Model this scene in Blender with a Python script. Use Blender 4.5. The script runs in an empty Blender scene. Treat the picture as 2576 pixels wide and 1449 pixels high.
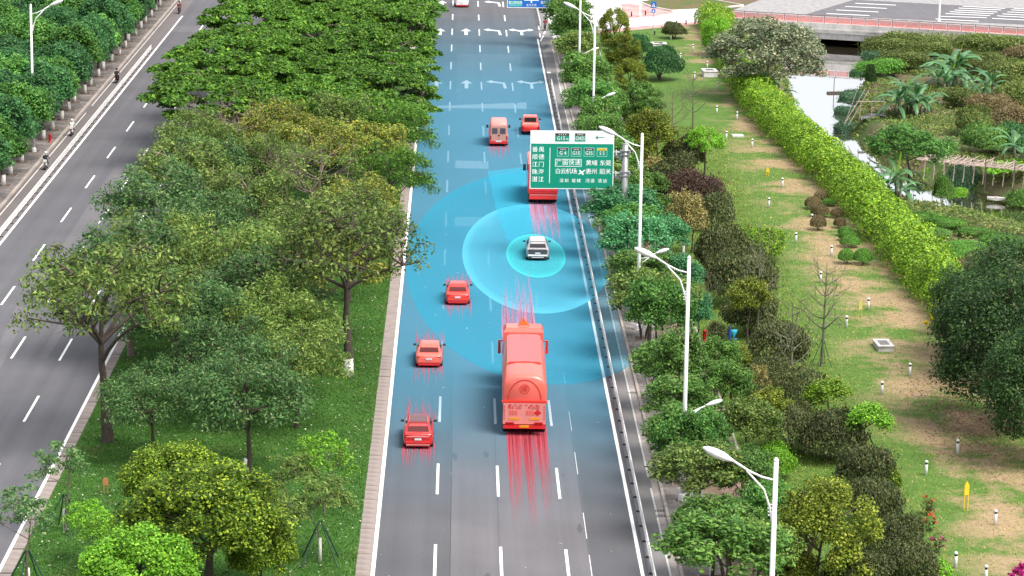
import bpy, math, random
import numpy as np
from mathutils import Vector, Matrix

sc = bpy.context.scene
COL = sc.collection
PI = math.pi

# ------------------------------------------------------------------ camera
# Coordinates: +Y runs along the dual carriageway away from the viewer, +X to the right, metres.
FPX, CX, CY, CAMH = 7000.0, 1287.5, 724.5, 49.0
_d = np.array([1167.0 - CX, CY + 845.0, FPX]); _d /= np.linalg.norm(_d)
_r = math.radians(0.6)
_w = np.array([math.sin(_r), math.cos(_r), 0.0]); _w -= _d * _w.dot(_d); _w /= np.linalg.norm(_w)
_x = np.cross(_w, _d)
CM = np.array([_x, _d, _w])                      # world = CM @ (right, up, forward)
cam_data = bpy.data.cameras.new('camera')
cam = bpy.data.objects.new('camera', cam_data)
COL.objects.link(cam)
R_, U_, F_ = CM @ np.array([1, 0, 0.]), CM @ np.array([0, 1., 0]), CM @ np.array([0, 0, 1.])
mw = Matrix.Identity(4)
for i in range(3):
    mw[i][0], mw[i][1], mw[i][2] = R_[i], U_[i], -F_[i]
mw[2][3] = CAMH
cam.matrix_world = mw
cam_data.sensor_width = 36.0
cam_data.lens = 36.0 * FPX / 2575.0
cam_data.clip_start = 1.0
cam_data.clip_end = 6000.0
sc.camera = cam

def G(px, py, z=0.0):
    """surveyed point: sight line through the photo meets the level z"""
    r = CM @ np.array([px - CX, CY - py, FPX]); t = (z - CAMH) / r[2]
    return Vector((r[0] * t, r[1] * t, z))
def PXM(p):
    """photo pixels (2575 wide) per metre at a point"""
    c = CM.T @ np.array([p[0], p[1], p[2] - CAMH]); return FPX / c[2]

# ------------------------------------------------------------------ sky, sun, exposure
SUN_EL, SUN_AZ = math.radians(58), math.radians(128)   # azimuth from +Y, clockwise
world = bpy.data.worlds.new('World'); sc.world = world; world.use_nodes = True
wn = world.node_tree.nodes; wl = world.node_tree.links
bg = wn['Background']
sky = wn.new('ShaderNodeTexSky'); sky.sky_type = 'NISHITA'; sky.sun_disc = False
sky.sun_elevation = SUN_EL; sky.sun_rotation = SUN_AZ
sky.air_density = 1.0; sky.dust_density = 6.0; sky.ozone_density = 1.0
# thin bright overcast: the clear-sky model half veiled by an even pale cloud layer
veil = wn.new('ShaderNodeMix'); veil.data_type = 'RGBA'; veil.inputs[0].default_value = .5; veil.inputs[7].default_value = (7.2, 7.2, 7.2, 1)
wl.new(sky.outputs[0], veil.inputs[6]); wl.new(veil.outputs[2], bg.inputs[0]); bg.inputs[1].default_value = 0.095
sl = bpy.data.lights.new('sun', 'SUN'); sl.energy = 2.2; sl.angle = math.radians(34); sl.color = (1.0, 0.95, 0.88)
sun = bpy.data.objects.new('sun', sl); COL.objects.link(sun)
_sd = Vector((math.sin(SUN_AZ) * math.cos(SUN_EL), math.cos(SUN_AZ) * math.cos(SUN_EL), math.sin(SUN_EL)))
sun.rotation_euler = _sd.to_track_quat('Z', 'Y').to_euler()
vs = sc.view_settings
vs.view_transform = 'Standard'; vs.look = 'None'; vs.gamma = 1.0; vs.use_curve_mapping = False
vs.exposure = 1.28

# ------------------------------------------------------------------ materials
MATS = {}
def nodes_of(m):
    m.use_nodes = True
    return m.node_tree.nodes, m.node_tree.links
def hexlin(r, g, b):
    f = lambda c: (c / 255 / 12.92) if c / 255 <= .04045 else ((c / 255 + .055) / 1.055) ** 2.4
    return (f(r), f(g), f(b))
def mat(name, col, rough=.6, metal=0.0, var=.12, scale=2.0, spec=.4, bump=0.0, col2=None, coords='Object', coat=0.0):
    if name in MATS: return MATS[name]
    m = bpy.data.materials.new(name); n, l = nodes_of(m)
    b = n['Principled BSDF']
    b.inputs['Roughness'].default_value = rough; b.inputs['Metallic'].default_value = metal
    b.inputs['Specular IOR Level'].default_value = spec
    if coat: b.inputs['Coat Weight'].default_value = coat
    tc = n.new('ShaderNodeTexCoord')
    no = n.new('ShaderNodeTexNoise'); no.inputs['Scale'].default_value = scale; no.inputs['Detail'].default_value = 6
    no.inputs['Roughness'].default_value = .65
    l.new(tc.outputs[coords], no.inputs['Vector'])
    mr = n.new('ShaderNodeMapRange'); mr.inputs[1].default_value = .3; mr.inputs[2].default_value = .7
    l.new(no.outputs['Fac'], mr.inputs[0])
    mx = n.new('ShaderNodeMix'); mx.data_type = 'RGBA'
    a = [max(0, c * (1 - var)) for c in col]; c2 = col2 if col2 else [min(1, c * (1 + var)) for c in col]
    mx.inputs[6].default_value = (*a, 1); mx.inputs[7].default_value = (*c2, 1)
    l.new(mr.outputs[0], mx.inputs[0]); l.new(mx.outputs[2], b.inputs['Base Color'])
    if bump:
        bp = n.new('ShaderNodeBump'); bp.inputs['Strength'].default_value = bump; bp.inputs['Distance'].default_value = .05
        l.new(no.outputs['Fac'], bp.inputs['Height']); l.new(bp.outputs[0], b.inputs['Normal'])
    MATS[name] = m
    return m
def leafmat(name, c1, c2, c3, trans=.30, rough=.5, spec=.18):
    """leaf-by-leaf colour variation (random per island), some light through the leaf"""
    if name in MATS: return MATS[name]
    m = bpy.data.materials.new(name); n, l = nodes_of(m)
    b = n['Principled BSDF']; out = n['Material Output']
    if 'petal' not in name and 'litter' not in name: c1, c2, c3 = [tuple(min(.7, q * k) for q, k in zip(c, (1.72, 1.56, 1.30))) for c in (c1, c2, c3)]
    geo = n.new('ShaderNodeNewGeometry')
    cr = n.new('ShaderNodeValToRGB')
    e = cr.color_ramp.elements
    e[0].position = 0; e[0].color = (*c1, 1); e[1].position = 1; e[1].color = (*c3, 1)
    k = e.new(.6); k.color = (*c2, 1)
    l.new(geo.outputs['Random Per Island'], cr.inputs[0])
    oi = n.new('ShaderNodeObjectInfo')
    mr = n.new('ShaderNodeMapRange'); mr.inputs[3].default_value = .78; mr.inputs[4].default_value = 1.22
    l.new(oi.outputs['Random'], mr.inputs[0])
    tc = n.new('ShaderNodeTexCoord'); no = n.new('ShaderNodeTexNoise'); no.inputs['Scale'].default_value = .55; no.inputs['Detail'].default_value = 2
    l.new(tc.outputs['Object'], no.inputs['Vector'])
    m2 = n.new('ShaderNodeMapRange'); m2.inputs[1].default_value = .3; m2.inputs[2].default_value = .7; m2.inputs[3].default_value = .7; m2.inputs[4].default_value = 1.3
    l.new(no.outputs['Fac'], m2.inputs[0])
    mu = n.new('ShaderNodeMath'); mu.operation = 'MULTIPLY'; l.new(mr.outputs[0], mu.inputs[0]); l.new(m2.outputs[0], mu.inputs[1])
    vm = n.new('ShaderNodeVectorMath'); vm.operation = 'SCALE'
    l.new(cr.outputs[0], vm.inputs[0]); l.new(mu.outputs[0], vm.inputs['Scale'])
    l.new(vm.outputs[0], b.inputs['Base Color'])
    b.inputs['Roughness'].default_value = rough; b.inputs['Specular IOR Level'].default_value = spec
    tr = n.new('ShaderNodeBsdfTranslucent'); l.new(vm.outputs[0], tr.inputs[0])
    mx = n.new('ShaderNodeMixShader'); mx.inputs[0].default_value = trans
    l.new(b.outputs[0], mx.inputs[1]); l.new(tr.outputs[0], mx.inputs[2]); l.new(mx.outputs[0], out.inputs[0])
    MATS[name] = m
    return m
def overlaymat(name, col, alpha, ramp=None, noise=0.0, attr=False):
    """thin coloured sheet carrying an overlay graphic on the road: part diffuse colour, part clear; ramp = list of (world y, alpha)"""
    m = bpy.data.materials.new(name); n, l = nodes_of(m)
    out = n['Material Output']; n.remove(n['Principled BSDF'])
    df = n.new('ShaderNodeBsdfDiffuse'); df.inputs[0].default_value = (*col, 1)
    tr = n.new('ShaderNodeBsdfTransparent')
    mx = n.new('ShaderNodeMixShader'); mx.inputs[0].default_value = alpha
    l.new(tr.outputs[0], mx.inputs[1]); l.new(df.outputs[0], mx.inputs[2]); l.new(mx.outputs[0], out.inputs[0])
    if ramp:
        g = n.new('ShaderNodeNewGeometry'); sx = n.new('ShaderNodeSeparateXYZ'); l.new(g.outputs['Position'], sx.inputs[0])
        y0, y1 = ramp[0][0], ramp[-1][0]
        mr = n.new('ShaderNodeMapRange'); mr.inputs[1].default_value = y0; mr.inputs[2].default_value = y1
        l.new(sx.outputs[1], mr.inputs[0])
        cr = n.new('ShaderNodeValToRGB'); e = cr.color_ramp.elements
        e[0].position = 0; e[0].color = (ramp[0][1],) * 3 + (1,); e[1].position = 1; e[1].color = (ramp[-1][1],) * 3 + (1,)
        for y, a in ramp[1:-1]:
            k = e.new((y - y0) / (y1 - y0)); k.color = (a, a, a, 1)
        l.new(mr.outputs[0], cr.inputs[0]); l.new(cr.outputs[0], mx.inputs[0])
    if attr:
        at = n.new('ShaderNodeAttribute'); at.attribute_name = 'fade'
        l.new(at.outputs['Fac'], mx.inputs[0])
    MATS[name] = m
    return m

# ---- ground materials
def asphalt(name, base, streak=.10):
    m = bpy.data.materials.new(name); n, l = nodes_of(m); b = n['Principled BSDF']
    b.inputs['Roughness'].default_value = .8; b.inputs['Specular IOR Level'].default_value = .25
    g = n.new('ShaderNodeNewGeometry')
    mp = n.new('ShaderNodeMapping'); mp.inputs['Scale'].default_value = (1.1, .012, 1); l.new(g.outputs['Position'], mp.inputs['Vector'])
    n1 = n.new('ShaderNodeTexNoise'); n1.inputs['Scale'].default_value = 1.0; n1.inputs['Detail'].default_value = 3; l.new(mp.outputs[0], n1.inputs['Vector'])
    n2 = n.new('ShaderNodeTexNoise'); n2.inputs['Scale'].default_value = .16; n2.inputs['Detail'].default_value = 5; l.new(g.outputs['Position'], n2.inputs['Vector'])
    n3 = n.new('ShaderNodeTexNoise'); n3.inputs['Scale'].default_value = 9; n3.inputs['Detail'].default_value = 4; l.new(g.outputs['Position'], n3.inputs['Vector'])
    def mrange(src, lo, hi):
        r = n.new('ShaderNodeMapRange'); r.inputs[1].default_value = .3; r.inputs[2].default_value = .7; r.inputs[3].default_value = lo; r.inputs[4].default_value = hi
        l.new(src, r.inputs[0]); return r.outputs[0]
    def mul(a, c):
        q = n.new('ShaderNodeMath'); q.operation = 'MULTIPLY'; l.new(a, q.inputs[0]); l.new(c, q.inputs[1]); return q.outputs[0]
    f = mul(mul(mrange(n1.outputs['Fac'], 1 - streak, 1 + streak), mrange(n2.outputs['Fac'], .9, 1.1)), mrange(n3.outputs['Fac'], .88, 1.12))
    vm = n.new('ShaderNodeVectorMath'); vm.operation = 'SCALE'; vm.inputs[0].default_value = base; l.new(f, vm.inputs['Scale'])
    l.new(vm.outputs[0], b.inputs['Base Color'])
    MATS[name] = m
    return m
def grassmat(name, g1, g2, dirt, dirt_ramp, nscale=.22, thresh=(.45, .62)):
    """lawn: two greens, bare straw-coloured earth where it is worn; dirt_ramp = (x0, x1) from sound to worn turf"""
    m = bpy.data.materials.new(name); n, l = nodes_of(m); b = n['Principled BSDF']
    b.inputs['Roughness'].default_value = .9; b.inputs['Specular IOR Level'].default_value = .15
    g = n.new('ShaderNodeNewGeometry')
    def noise(s, d=5):
        q = n.new('ShaderNodeTexNoise'); q.inputs['Scale'].default_value = s; q.inputs['Detail'].default_value = d; q.inputs['Roughness'].default_value = .65
        l.new(g.outputs['Position'], q.inputs['Vector']); return q.outputs['Fac']
    def mrange(src, a, c, lo=0., hi=1.):
        r = n.new('ShaderNodeMapRange'); r.inputs[1].default_value = a; r.inputs[2].default_value = c; r.inputs[3].default_value = lo; r.inputs[4].default_value = hi
        l.new(src, r.inputs[0]); return r.outputs[0]
    def mixc(f, c1, c2):
        q = n.new('ShaderNodeMix'); q.data_type = 'RGBA'; l.new(f, q.inputs[0])
        for i, c in ((6, c1), (7, c2)):
            if isinstance(c, tuple): q.inputs[i].default_value = (*c, 1)
            else: l.new(c, q.inputs[i])
        return q.outputs[2]
    green = mixc(mrange(noise(.9), .35, .65), g1, g2)
    green = mixc(mrange(noise(7.0, 6), .3, .75), green, tuple(c * .55 for c in g1))
    dcol = mixc(mrange(noise(3.0, 6), .3, .7), tuple(c * .72 for c in dirt), dirt)
    f = mrange(noise(nscale, 6), thresh[0], thresh[1])
    if dirt_ramp:
        sx = n.new('ShaderNodeSeparateXYZ'); l.new(g.outputs['Position'], sx.inputs[0])
        rx = mrange(sx.outputs[0], dirt_ramp[0], dirt_ramp[1])
        nz = noise(nscale, 6); r2 = mrange(sx.outputs[0], 29.0, 36.0, -.01, .10)
        ad0 = n.new('ShaderNodeMath'); l.new(nz, ad0.inputs[0]); l.new(r2, ad0.inputs[1]); f = mrange(ad0.outputs[0], thresh[0], thresh[1])
        ad = n.new('ShaderNodeMath'); ad.operation = 'MULTIPLY'; l.new(f, ad.inputs[0]); l.new(rx, ad.inputs[1]); f = ad.outputs[0]
    l.new(mixc(f, green, dcol), b.inputs['Base Color'])
    bp = n.new('ShaderNodeBump'); bp.inputs['Strength'].default_value = .6; bp.inputs['Distance'].default_value = .08
    l.new(noise(5.0, 6), bp.inputs['Height']); l.new(bp.outputs[0], b.inputs['Normal'])
    MATS[name] = m
    return m
def pavemat(name, c, bw, bh, mortar=.35, var=.25, rough=.85):
    """paving with fine joints (units far too small to pick apart from here)"""
    m = bpy.data.materials.new(name); n, l = nodes_of(m); b = n['Principled BSDF']
    b.inputs['Roughness'].default_value = rough; b.inputs['Specular IOR Level'].default_value = .2
    g = n.new('ShaderNodeNewGeometry')
    br = n.new('ShaderNodeTexBrick'); br.inputs['Scale'].default_value = 1.0
    br.inputs['Brick Width'].default_value = bw; br.inputs['Row Height'].default_value = bh; br.inputs['Mortar Size'].default_value = .012
    br.inputs['Color1'].default_value = (*[q * (1 + var) for q in c], 1); br.inputs['Color2'].default_value = (*[q * (1 - var) for q in c], 1)
    br.inputs['Mortar'].default_value = (*[q * mortar for q in c], 1)
    l.new(g.outputs['Position'], br.inputs['Vector'])
    no = n.new('ShaderNodeTexNoise'); no.inputs['Scale'].default_value = .5; no.inputs['Detail'].default_value = 7; l.new(g.outputs['Position'], no.inputs['Vector'])
    mr = n.new('ShaderNodeMapRange'); mr.inputs[1].default_value = .3; mr.inputs[2].default_value = .7; mr.inputs[3].default_value = .6; mr.inputs[4].default_value = 1.25
    l.new(no.outputs['Fac'], mr.inputs[0])
    vm = n.new('ShaderNodeVectorMath'); vm.operation = 'SCALE'; l.new(br.outputs['Color'], vm.inputs[0]); l.new(mr.outputs[0], vm.inputs['Scale'])
    l.new(vm.outputs[0], b.inputs['Base Color'])
    MATS[name] = m
    return m

M_asph = asphalt('asphalt', (.086, .087, .097))
M_asphL = asphalt('asphalt_left', (.094, .094, .105))
M_asph_light = asphalt('asphalt_light', (.116, .113, .124), .10)
M_asph_dark = asphalt('asphalt_dark', (.080, .081, .090), .06)
M_bike = asphalt('bike_lane_asphalt', (.135, .122, .125), .06)
M_bikeR = asphalt('bike_lane_asphalt_right', (.170, .166, .168), .12)
M_paint = mat('road_paint', (.78, .78, .78), .6, var=.10, scale=4)
M_paint_worn = mat('road_paint_worn', (.55, .55, .52), .7, var=.3, scale=3)
M_kerb = mat('kerb_stone', (.225, .190, .175), .8, var=.22, scale=1.5)
M_kerb_pale = mat('kerb_pale', (.34, .30, .27), .8, var=.2, scale=1.5)
M_conc = mat('concrete', (.42, .41, .40), .85, var=.28, scale=.8)
M_conc_dark = mat('concrete_shabby', (.25, .245, .25), .85, var=.3, scale=1.2)
M_plaza = mat('plaza_concrete', (.62, .59, .60), .8, var=.06, scale=.3)
M_pink = pavemat('pink_paving', (.50, .27, .26), .6, .6, .8, .12)
M_walk = pavemat('pavement', (.19, .172, .165), .5, .5, .6, .2)
M_brick = pavemat('brick_paving', (.20, .135, .12), .4, .2, .6, .2)
M_grass_med = grassmat('median_grass', (.038, .110, .020), (.058, .140, .026), (.10, .12, .035), None, .25, (.55, .75))
M_lawn = grassmat('lawn_grass', (.075, .160, .028), (.120, .205, .042), (.32, .235, .140), (26.5, 31), .15, (.485, .60))
M_lawn_in = grassmat('lawn_under_trees', (.085, .125, .032), (.115, .150, .045), (.16, .11, .065), None, .3, (.42, .62))
M_bank = grassmat('bank_ground', (.060, .120, .030), (.10, .15, .045), (.17, .115, .085), None, .12, (.40, .58))
M_soil = mat('soil', (.12, .085, .062), .95, var=.35, scale=.8)
M_terrain = mat('far_terrain', (.09, .12, .05), .95, var=.3, scale=.05)
M_white_metal = mat('white_painted_metal', (.70, .70, .70), .45, var=.12, spec=.4, scale=1.2)
M_galv = mat('galvanised_steel', (.30, .31, .32), .45, .6, var=.18, scale=6)
M_black = mat('black_rubber', (.018, .018, .02), .7, var=.2)
M_dark = mat('dark_plastic', (.03, .03, .034), .5, var=.2)
M_bark = mat('bark', (.060, .046, .037), .9, var=.4, scale=6, bump=.5)
M_bark_grey = mat('bark_grey', (.16, .125, .10), .9, var=.35, scale=6, bump=.4)
M_bark_green = mat('bark_green', (.125, .13, .085), .85, var=.3, scale=5)
M_bark_pale = mat('bark_pale', (.22, .17, .135), .9, var=.3, scale=5)
M_lime = mat('limewash', (.62, .60, .57), .9, var=.25, scale=5)
M_stake = mat('green_stake', (.018, .055, .035), .7, var=.3)
M_bamboo = mat('weathered_bamboo', (.36, .29, .25), .8, var=.35, scale=3)

# leaves (linear albedo)
L_flame = leafmat('leaf_flame', (.016, .056, .010), (.042, .118, .015), (.105, .205, .026))
L_round = leafmat('leaf_round_far', (.018, .062, .022), (.034, .105, .036), (.070, .165, .050))
L_left = leafmat('leaf_left', (.014, .058, .026), (.030, .105, .042), (.062, .170, .055))
L_left2 = leafmat('leaf_left_light', (.022, .085, .022), (.050, .150, .034), (.10, .225, .050))
L_yellow = leafmat('leaf_yellowing', (.040, .080, .016), (.105, .150, .028), (.250, .245, .050))
L_olive = leafmat('leaf_olive', (.030, .072, .018), (.072, .130, .032), (.150, .210, .060))
L_willow = leafmat('leaf_willow', (.018, .062, .024), (.044, .110, .040), (.110, .180, .075))
L_lime = leafmat('leaf_lime', (.014, .042, .006), (.050, .100, .010), (.215, .310, .030), .3)
L_limeb = leafmat('leaf_bright', (.040, .130, .012), (.090, .240, .022), (.190, .380, .045), .3)
L_street = leafmat('leaf_street', (.022, .075, .018), (.055, .135, .030), (.110, .210, .050))
L_teal = leafmat('leaf_teal', (.018, .085, .040), (.040, .160, .075), (.085, .240, .120))
L_oval = leafmat('leaf_oval', (.030, .058, .008), (.085, .130, .016), (.200, .240, .040))
L_dark = leafmat('leaf_dark', (.022, .040, .016), (.046, .068, .028), (.115, .130, .060))
L_purple = leafmat('leaf_purple', (.024, .018, .016), (.044, .030, .028), (.085, .058, .046))
L_blossom = leafmat('leaf_blossom', (.060, .070, .028), (.150, .150, .060), (.300, .280, .130))
L_hedge = leafmat('leaf_hedge', (.028, .085, .008), (.085, .180, .014), (.190, .300, .030), .25)
L_grey = leafmat('leaf_grey', (.032, .062, .036), (.090, .125, .085), (.230, .245, .190))
L_bankleaf = leafmat('leaf_bank', (.032, .070, .018), (.075, .120, .034), (.150, .180, .060))
L_reed = leafmat('leaf_reed', (.020, .070, .045), (.045, .110, .070), (.080, .160, .100))
L_deep = leafmat('leaf_deep', (.012, .036, .014), (.024, .066, .022), (.062, .120, .036))
L_banana = leafmat('leaf_banana', (.030, .100, .048), (.055, .150, .070), (.110, .230, .080), .35, .35, .5)
L_bananay = leafmat('leaf_banana_young', (.13, .26, .03), (.20, .34, .04), (.28, .40, .06), .4, .4, .4)
L_clip = leafmat('leaf_clipped', (.030, .105, .018), (.060, .170, .028), (.10, .24, .04))
L_clipb = leafmat('leaf_clipped_brown', (.060, .058, .030), (.105, .095, .052), (.150, .125, .075))
L_red = leafmat('petal_red', (.40, .035, .020), (.55, .05, .035), (.60, .08, .10))
L_pink = leafmat('petal_magenta', (.45, .02, .18), (.60, .03, .26), (.65, .05, .33))
L_yel = leafmat('petal_yellow', (.50, .38, .015), (.62, .50, .02), (.70, .58, .04))
L_litter = leafmat('leaf_litter', (.22, .20, .12), (.40, .38, .30), (.55, .52, .45), 0)
L_litter_r = leafmat('leaf_litter_red', (.10, .045, .035), (.17, .08, .06), (.28, .17, .13), 0)
L_blade = leafmat('grass_blade', (.026, .085, .014), (.044, .125, .020), (.075, .165, .034))
L_bladel = leafmat('grass_blade_lawn', (.085, .150, .026), (.130, .190, .042), (.200, .235, .075))

# ------------------------------------------------------------------ mesh helpers
def np_mesh(name, verts, faces):
    """faces: (N,k) array, or list of arrays of different k"""
    me = bpy.data.meshes.new(name)
    verts = np.asarray(verts, dtype=np.float32)
    fl = [np.asarray(f, dtype=np.int32) for f in (faces if isinstance(faces, list) else [faces])]
    fl = [f for f in fl if len(f)]
    me.vertices.add(len(verts)); me.vertices.foreach_set('co', verts.ravel())
    loops = np.concatenate([f.ravel() for f in fl])
    tot = np.concatenate([np.full(len(f), f.shape[1], dtype=np.int32) for f in fl])
    start = np.concatenate([[0], np.cumsum(tot)[:-1]]).astype(np.int32)
    me.loops.add(len(loops)); me.loops.foreach_set('vertex_index', loops)
    me.polygons.add(len(tot)); me.polygons.foreach_set('loop_start', start); me.polygons.foreach_set('loop_total', tot)
    me.update(calc_edges=True)
    return me
class MB:
    def __init__(s): s.v = []; s.f = []
    def add(s, vs_, fs):
        o = len(s.v); s.v.extend([tuple(p) for p in vs_]); s.f.extend([tuple(i + o for i in f) for f in fs]); return s
    def box(s, x0, x1, y0, y1, z0, z1, taper=0.0):
        t = taper
        return s.add([(x0, y0, z0), (x1, y0, z0), (x1, y1, z0), (x0, y1, z0), (x0 + t, y0 + t, z1), (x1 - t, y0 + t, z1), (x1 - t, y1 - t, z1), (x0 + t, y1 - t, z1)],
                     [(0, 3, 2, 1), (4, 5, 6, 7), (0, 1, 5, 4), (1, 2, 6, 5), (2, 3, 7, 6), (3, 0, 4, 7)])
    def quad(s, a, b, c, d): return s.add([a, b, c, d], [(0, 1, 2, 3)])
    def poly(s, pts): return s.add(pts, [tuple(range(len(pts)))])
    def rings(s, rings, cap=True, closed=True):
        k = len(rings[0]); fs = []
        for i in range(len(rings) - 1):
            for j in range(k if closed else k - 1):
                a = i * k + j; b = i * k + (j + 1) % k
                fs.append((a, b, b + k, a + k))
        if cap and closed:
            fs.append(tuple(range(k - 1, -1, -1))); fs.append(tuple((len(rings) - 1) * k + j for j in range(k)))
        return s.add([p for r in rings for p in r], fs)
    def tube(s, pts, rad, k=6):
        pts = [Vector(p) for p in pts]
        if not hasattr(rad, '__len__'): rad = [rad] * len(pts)
        R = []
        for i, p in enumerate(pts):
            t = (pts[min(i + 1, len(pts) - 1)] - pts[max(i - 1, 0)])
            if t.length < 1e-6: t = Vector((0, 0, 1))
            t.normalize()
            u = t.cross(Vector((0, 0, 1)) if abs(t.z) < .9 else Vector((1, 0, 0))).normalized(); w = t.cross(u)
            R.append([p + (u * math.cos(2 * PI * j / k) + w * math.sin(2 * PI * j / k)) * rad[i] for j in range(k)])
        return s.rings(R)
    def lathe(s, prof, k=12, c=(0, 0, 0)):
        R = [[(c[0] + r * math.cos(2 * PI * j / k), c[1] + r * math.sin(2 * PI * j / k), c[2] + z) for j in range(k)] for r, z in prof]
        return s.rings(R)
    def wheel(s, c, r, w, k=16):   # axle along X
        R = []
        for x, q in ((-w / 2, .86), (-w / 2 * .8, 1), (w / 2 * .8, 1), (w / 2, .86)):
            R.append([(c[0] + x, c[1] + r * q * math.cos(2 * PI * j / k), c[2] + r * q * math.sin(2 * PI * j / k)) for j in range(k)])
        return s.rings(R)
    def mesh(s, name='m', smooth=False):
        me = bpy.data.meshes.new(name); me.from_pydata(s.v, [], s.f); me.update()
        if smooth: me.shade_smooth()
        return me
def part(name, me, m, parent=None, loc=(0, 0, 0), rz=0.0, scale=None):
    """one mesh object, child of its thing"""
    if isinstance(me, MB): me = me.mesh(name)
    if m is not None and not me.materials: me.materials.append(m)
    o = bpy.data.objects.new(name, me); COL.objects.link(o)
    o.location = loc; o.rotation_euler = (0, 0, rz)
    if scale is not None: o.scale = scale if hasattr(scale, '__len__') else (scale,) * 3
    if parent is not None: o.parent = parent
    return o
def thing(name, label, cat, loc=(0, 0, 0), rz=0.0, group=None, scale=None):
    o = bpy.data.objects.new(name, None); COL.objects.link(o); o.empty_display_size = .2
    o.location = loc; o.rotation_euler = (0, 0, rz)
    if scale is not None: o.scale = scale if hasattr(scale, '__len__') else (scale,) * 3
    return tag(o, label, cat, group)
def tag(o, label, cat=None, group=None, kind=None):
    if label: o['label'] = label
    if cat: o['category'] = cat
    if group: o['group'] = group
    if kind: o['kind'] = kind
    return o
def struct(name, me, m):
    o = part(name, me, m); o['kind'] = 'structure'; return o
def sheet(x0, x1, y0, y1, z): return MB().quad((x0, y0, z), (x1, y0, z), (x1, y1, z), (x0, y1, z))
ORD = ['first', 'second', 'third', 'fourth', 'fifth', 'sixth', 'seventh', 'eighth', 'ninth', 'tenth', 'eleventh', 'twelfth', 'thirteenth', 'fourteenth', 'fifteenth',
       'sixteenth', 'seventeenth', 'eighteenth', 'nineteenth', 'twentieth']
def nth(i):
    if i < 20: return ORD[i]
    t = ['twenty', 'thirty', 'forty', 'fifty', 'sixty'][(i + 1) // 10 - 2]
    u = (i + 1) % 10
    return t[:-1] + 'ieth' if u == 0 else t + '-' + ORD[u - 1]

# ------------------------------------------------------------------ the setting: roads and ground
RND = random.Random(11)
struct('terrain', sheet(-3000, 3000, -500, 5000, -6.0), M_terrain)
struct('left_verge', sheet(-400, -41.9, -60, 900, .10), M_lawn_in)
struct('road_left', sheet(-39.35, -24.9, -60, 900, 0), M_asphL)
struct('bike_lane_left', sheet(-41.6, -39.35, -60, 900, .002), M_bike)
struct('pavement_left', sheet(-47.5, -41.9, -60, 900, .14), M_walk)
struct('median', MB().poly([(-24.2, -60, .10), (-5.45, -60, .10), (-5.45, 345, .10), (-5.9, 356, .10), (-7.6, 366, .10), (-8.4, 385, .10), (-8.4, 900, .10), (-24.2, 900, .10)]), M_grass_med)
road = struct('road', sheet(-8.3, 10.75, -60, 900, 0), M_asph)
struct('bike_lane_right', sheet(10.75, 12.45, -60, 900, .002), M_bikeR)
struct('pavement_right', sheet(12.65, 15.1, -60, 372, .14), M_walk)
struct('planting_strip', sheet(15.1, 16.2, -60, 372, .12), M_soil)
struct('brick_path', sheet(16.2, 18.0, -60, 372, .13), M_brick)
struct('lawn', MB().poly([(18.15, -60, .11), (38.2, -60, .11), (38.2, 396, .11), (36, 391, .11), (22.5, 381, .11), (18.15, 376, .11)]), M_lawn)


# kerbs: near stones one by one, the far run as one piece
def kerb(name, x0, x1, z, y0, y1, ynear, step, m):
    k = struct(name, MB().box(x0, x1, ynear, y1, -.05, z), m)
    y = y0; i = 0
    base = MB().box(x0, x1, -step / 2 + .012, step / 2 - .012, -.05, z, 0.0).mesh('kerb_stone'); base.materials.append(m)
    while y < ynear - step * .5:
        o = part('kerb_stone', base, None, k, (RND.uniform(-.012, .012), y + step / 2, RND.uniform(-.012, .008)), RND.uniform(-.008, .008)); y += step
    return k
kerb('kerb_median_right', -5.45, -4.62, .125, 140, 370, 196, .95, M_kerb)
kerb('kerb_median_left', -24.85, -24.2, .125, 140, 420, 196, 1.1, M_kerb)
kerb('kerb_right', 12.47, 12.65, .15, 140, 372, 178, 1.0, M_kerb_pale)
struct('kerb_left', MB().box(-41.9, -41.6, 200, 420, -.05, .15), M_kerb_pale)
struct('path_edging', MB().box(18.0, 18.15, 140, 372, -.05, .18), M_kerb_pale)
# bulge of the median nose, pale kerb curving round it
nb = MB()
cv = [(-4.6, 322), (-4.45, 335), (-4.5, 345), (-4.95, 355), (-6.2, 364), (-7.4, 372), (-7.6, 395)]
for i in range(len(cv) - 1):
    (xa, ya), (xb, yb) = cv[i], cv[i + 1]
    nb.add([(xa - .8, ya, -.02), (xa, ya, -.02), (xb, yb, -.02), (xb - .8, yb, -.02), (xa - .8, ya, .16), (xa, ya, .16), (xb, yb, .16), (xb - .8, yb, .16)],
           [(4, 5, 6, 7), (0, 1, 5, 4), (1, 2, 6, 5), (2, 3, 7, 6), (3, 0, 4, 7)])
struct('kerb_median_nose', nb, M_kerb_pale)

# repairs in the asphalt
def patch(pts, m, z=.004): return part('asphalt_patch', MB().poly([(p[0], p[1], z) for p in pts]), m, road)
def patch_px(px, m, z=.004): return patch([G(*p) for p in px], m, z)
patch([(-1.0 + .75, 140), (2.5, 140), (2.5, 205), (-.25, 205)], M_asph_light, .004)
patch([(2.55, 140), (7.55, 140), (7.35, 240), (2.55, 240)], M_asph_light, .0045)
patch([(7.7, 140), (10.2, 140), (10.2, 228), (7.55, 228)], M_asph_dark, .004)
patch_px([(1146, 404), (1228, 406), (1229, 425), (1144, 423)], mat('asphalt_repair', (.44, .44, .46), .85, var=.06), .005)
patch_px([(1143, 545), (1238, 547), (1240, 571), (1142, 569)], MATS['asphalt_repair'], .005)
patch_px([(1063, 268), (1324, 258), (1325, 274), (1062, 272)], MATS['asphalt_repair'], .0055)
patch_px([(1150, 136), (1308, 136), (1326, 262), (1148, 266)], M_asph_light, .0035)
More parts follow.
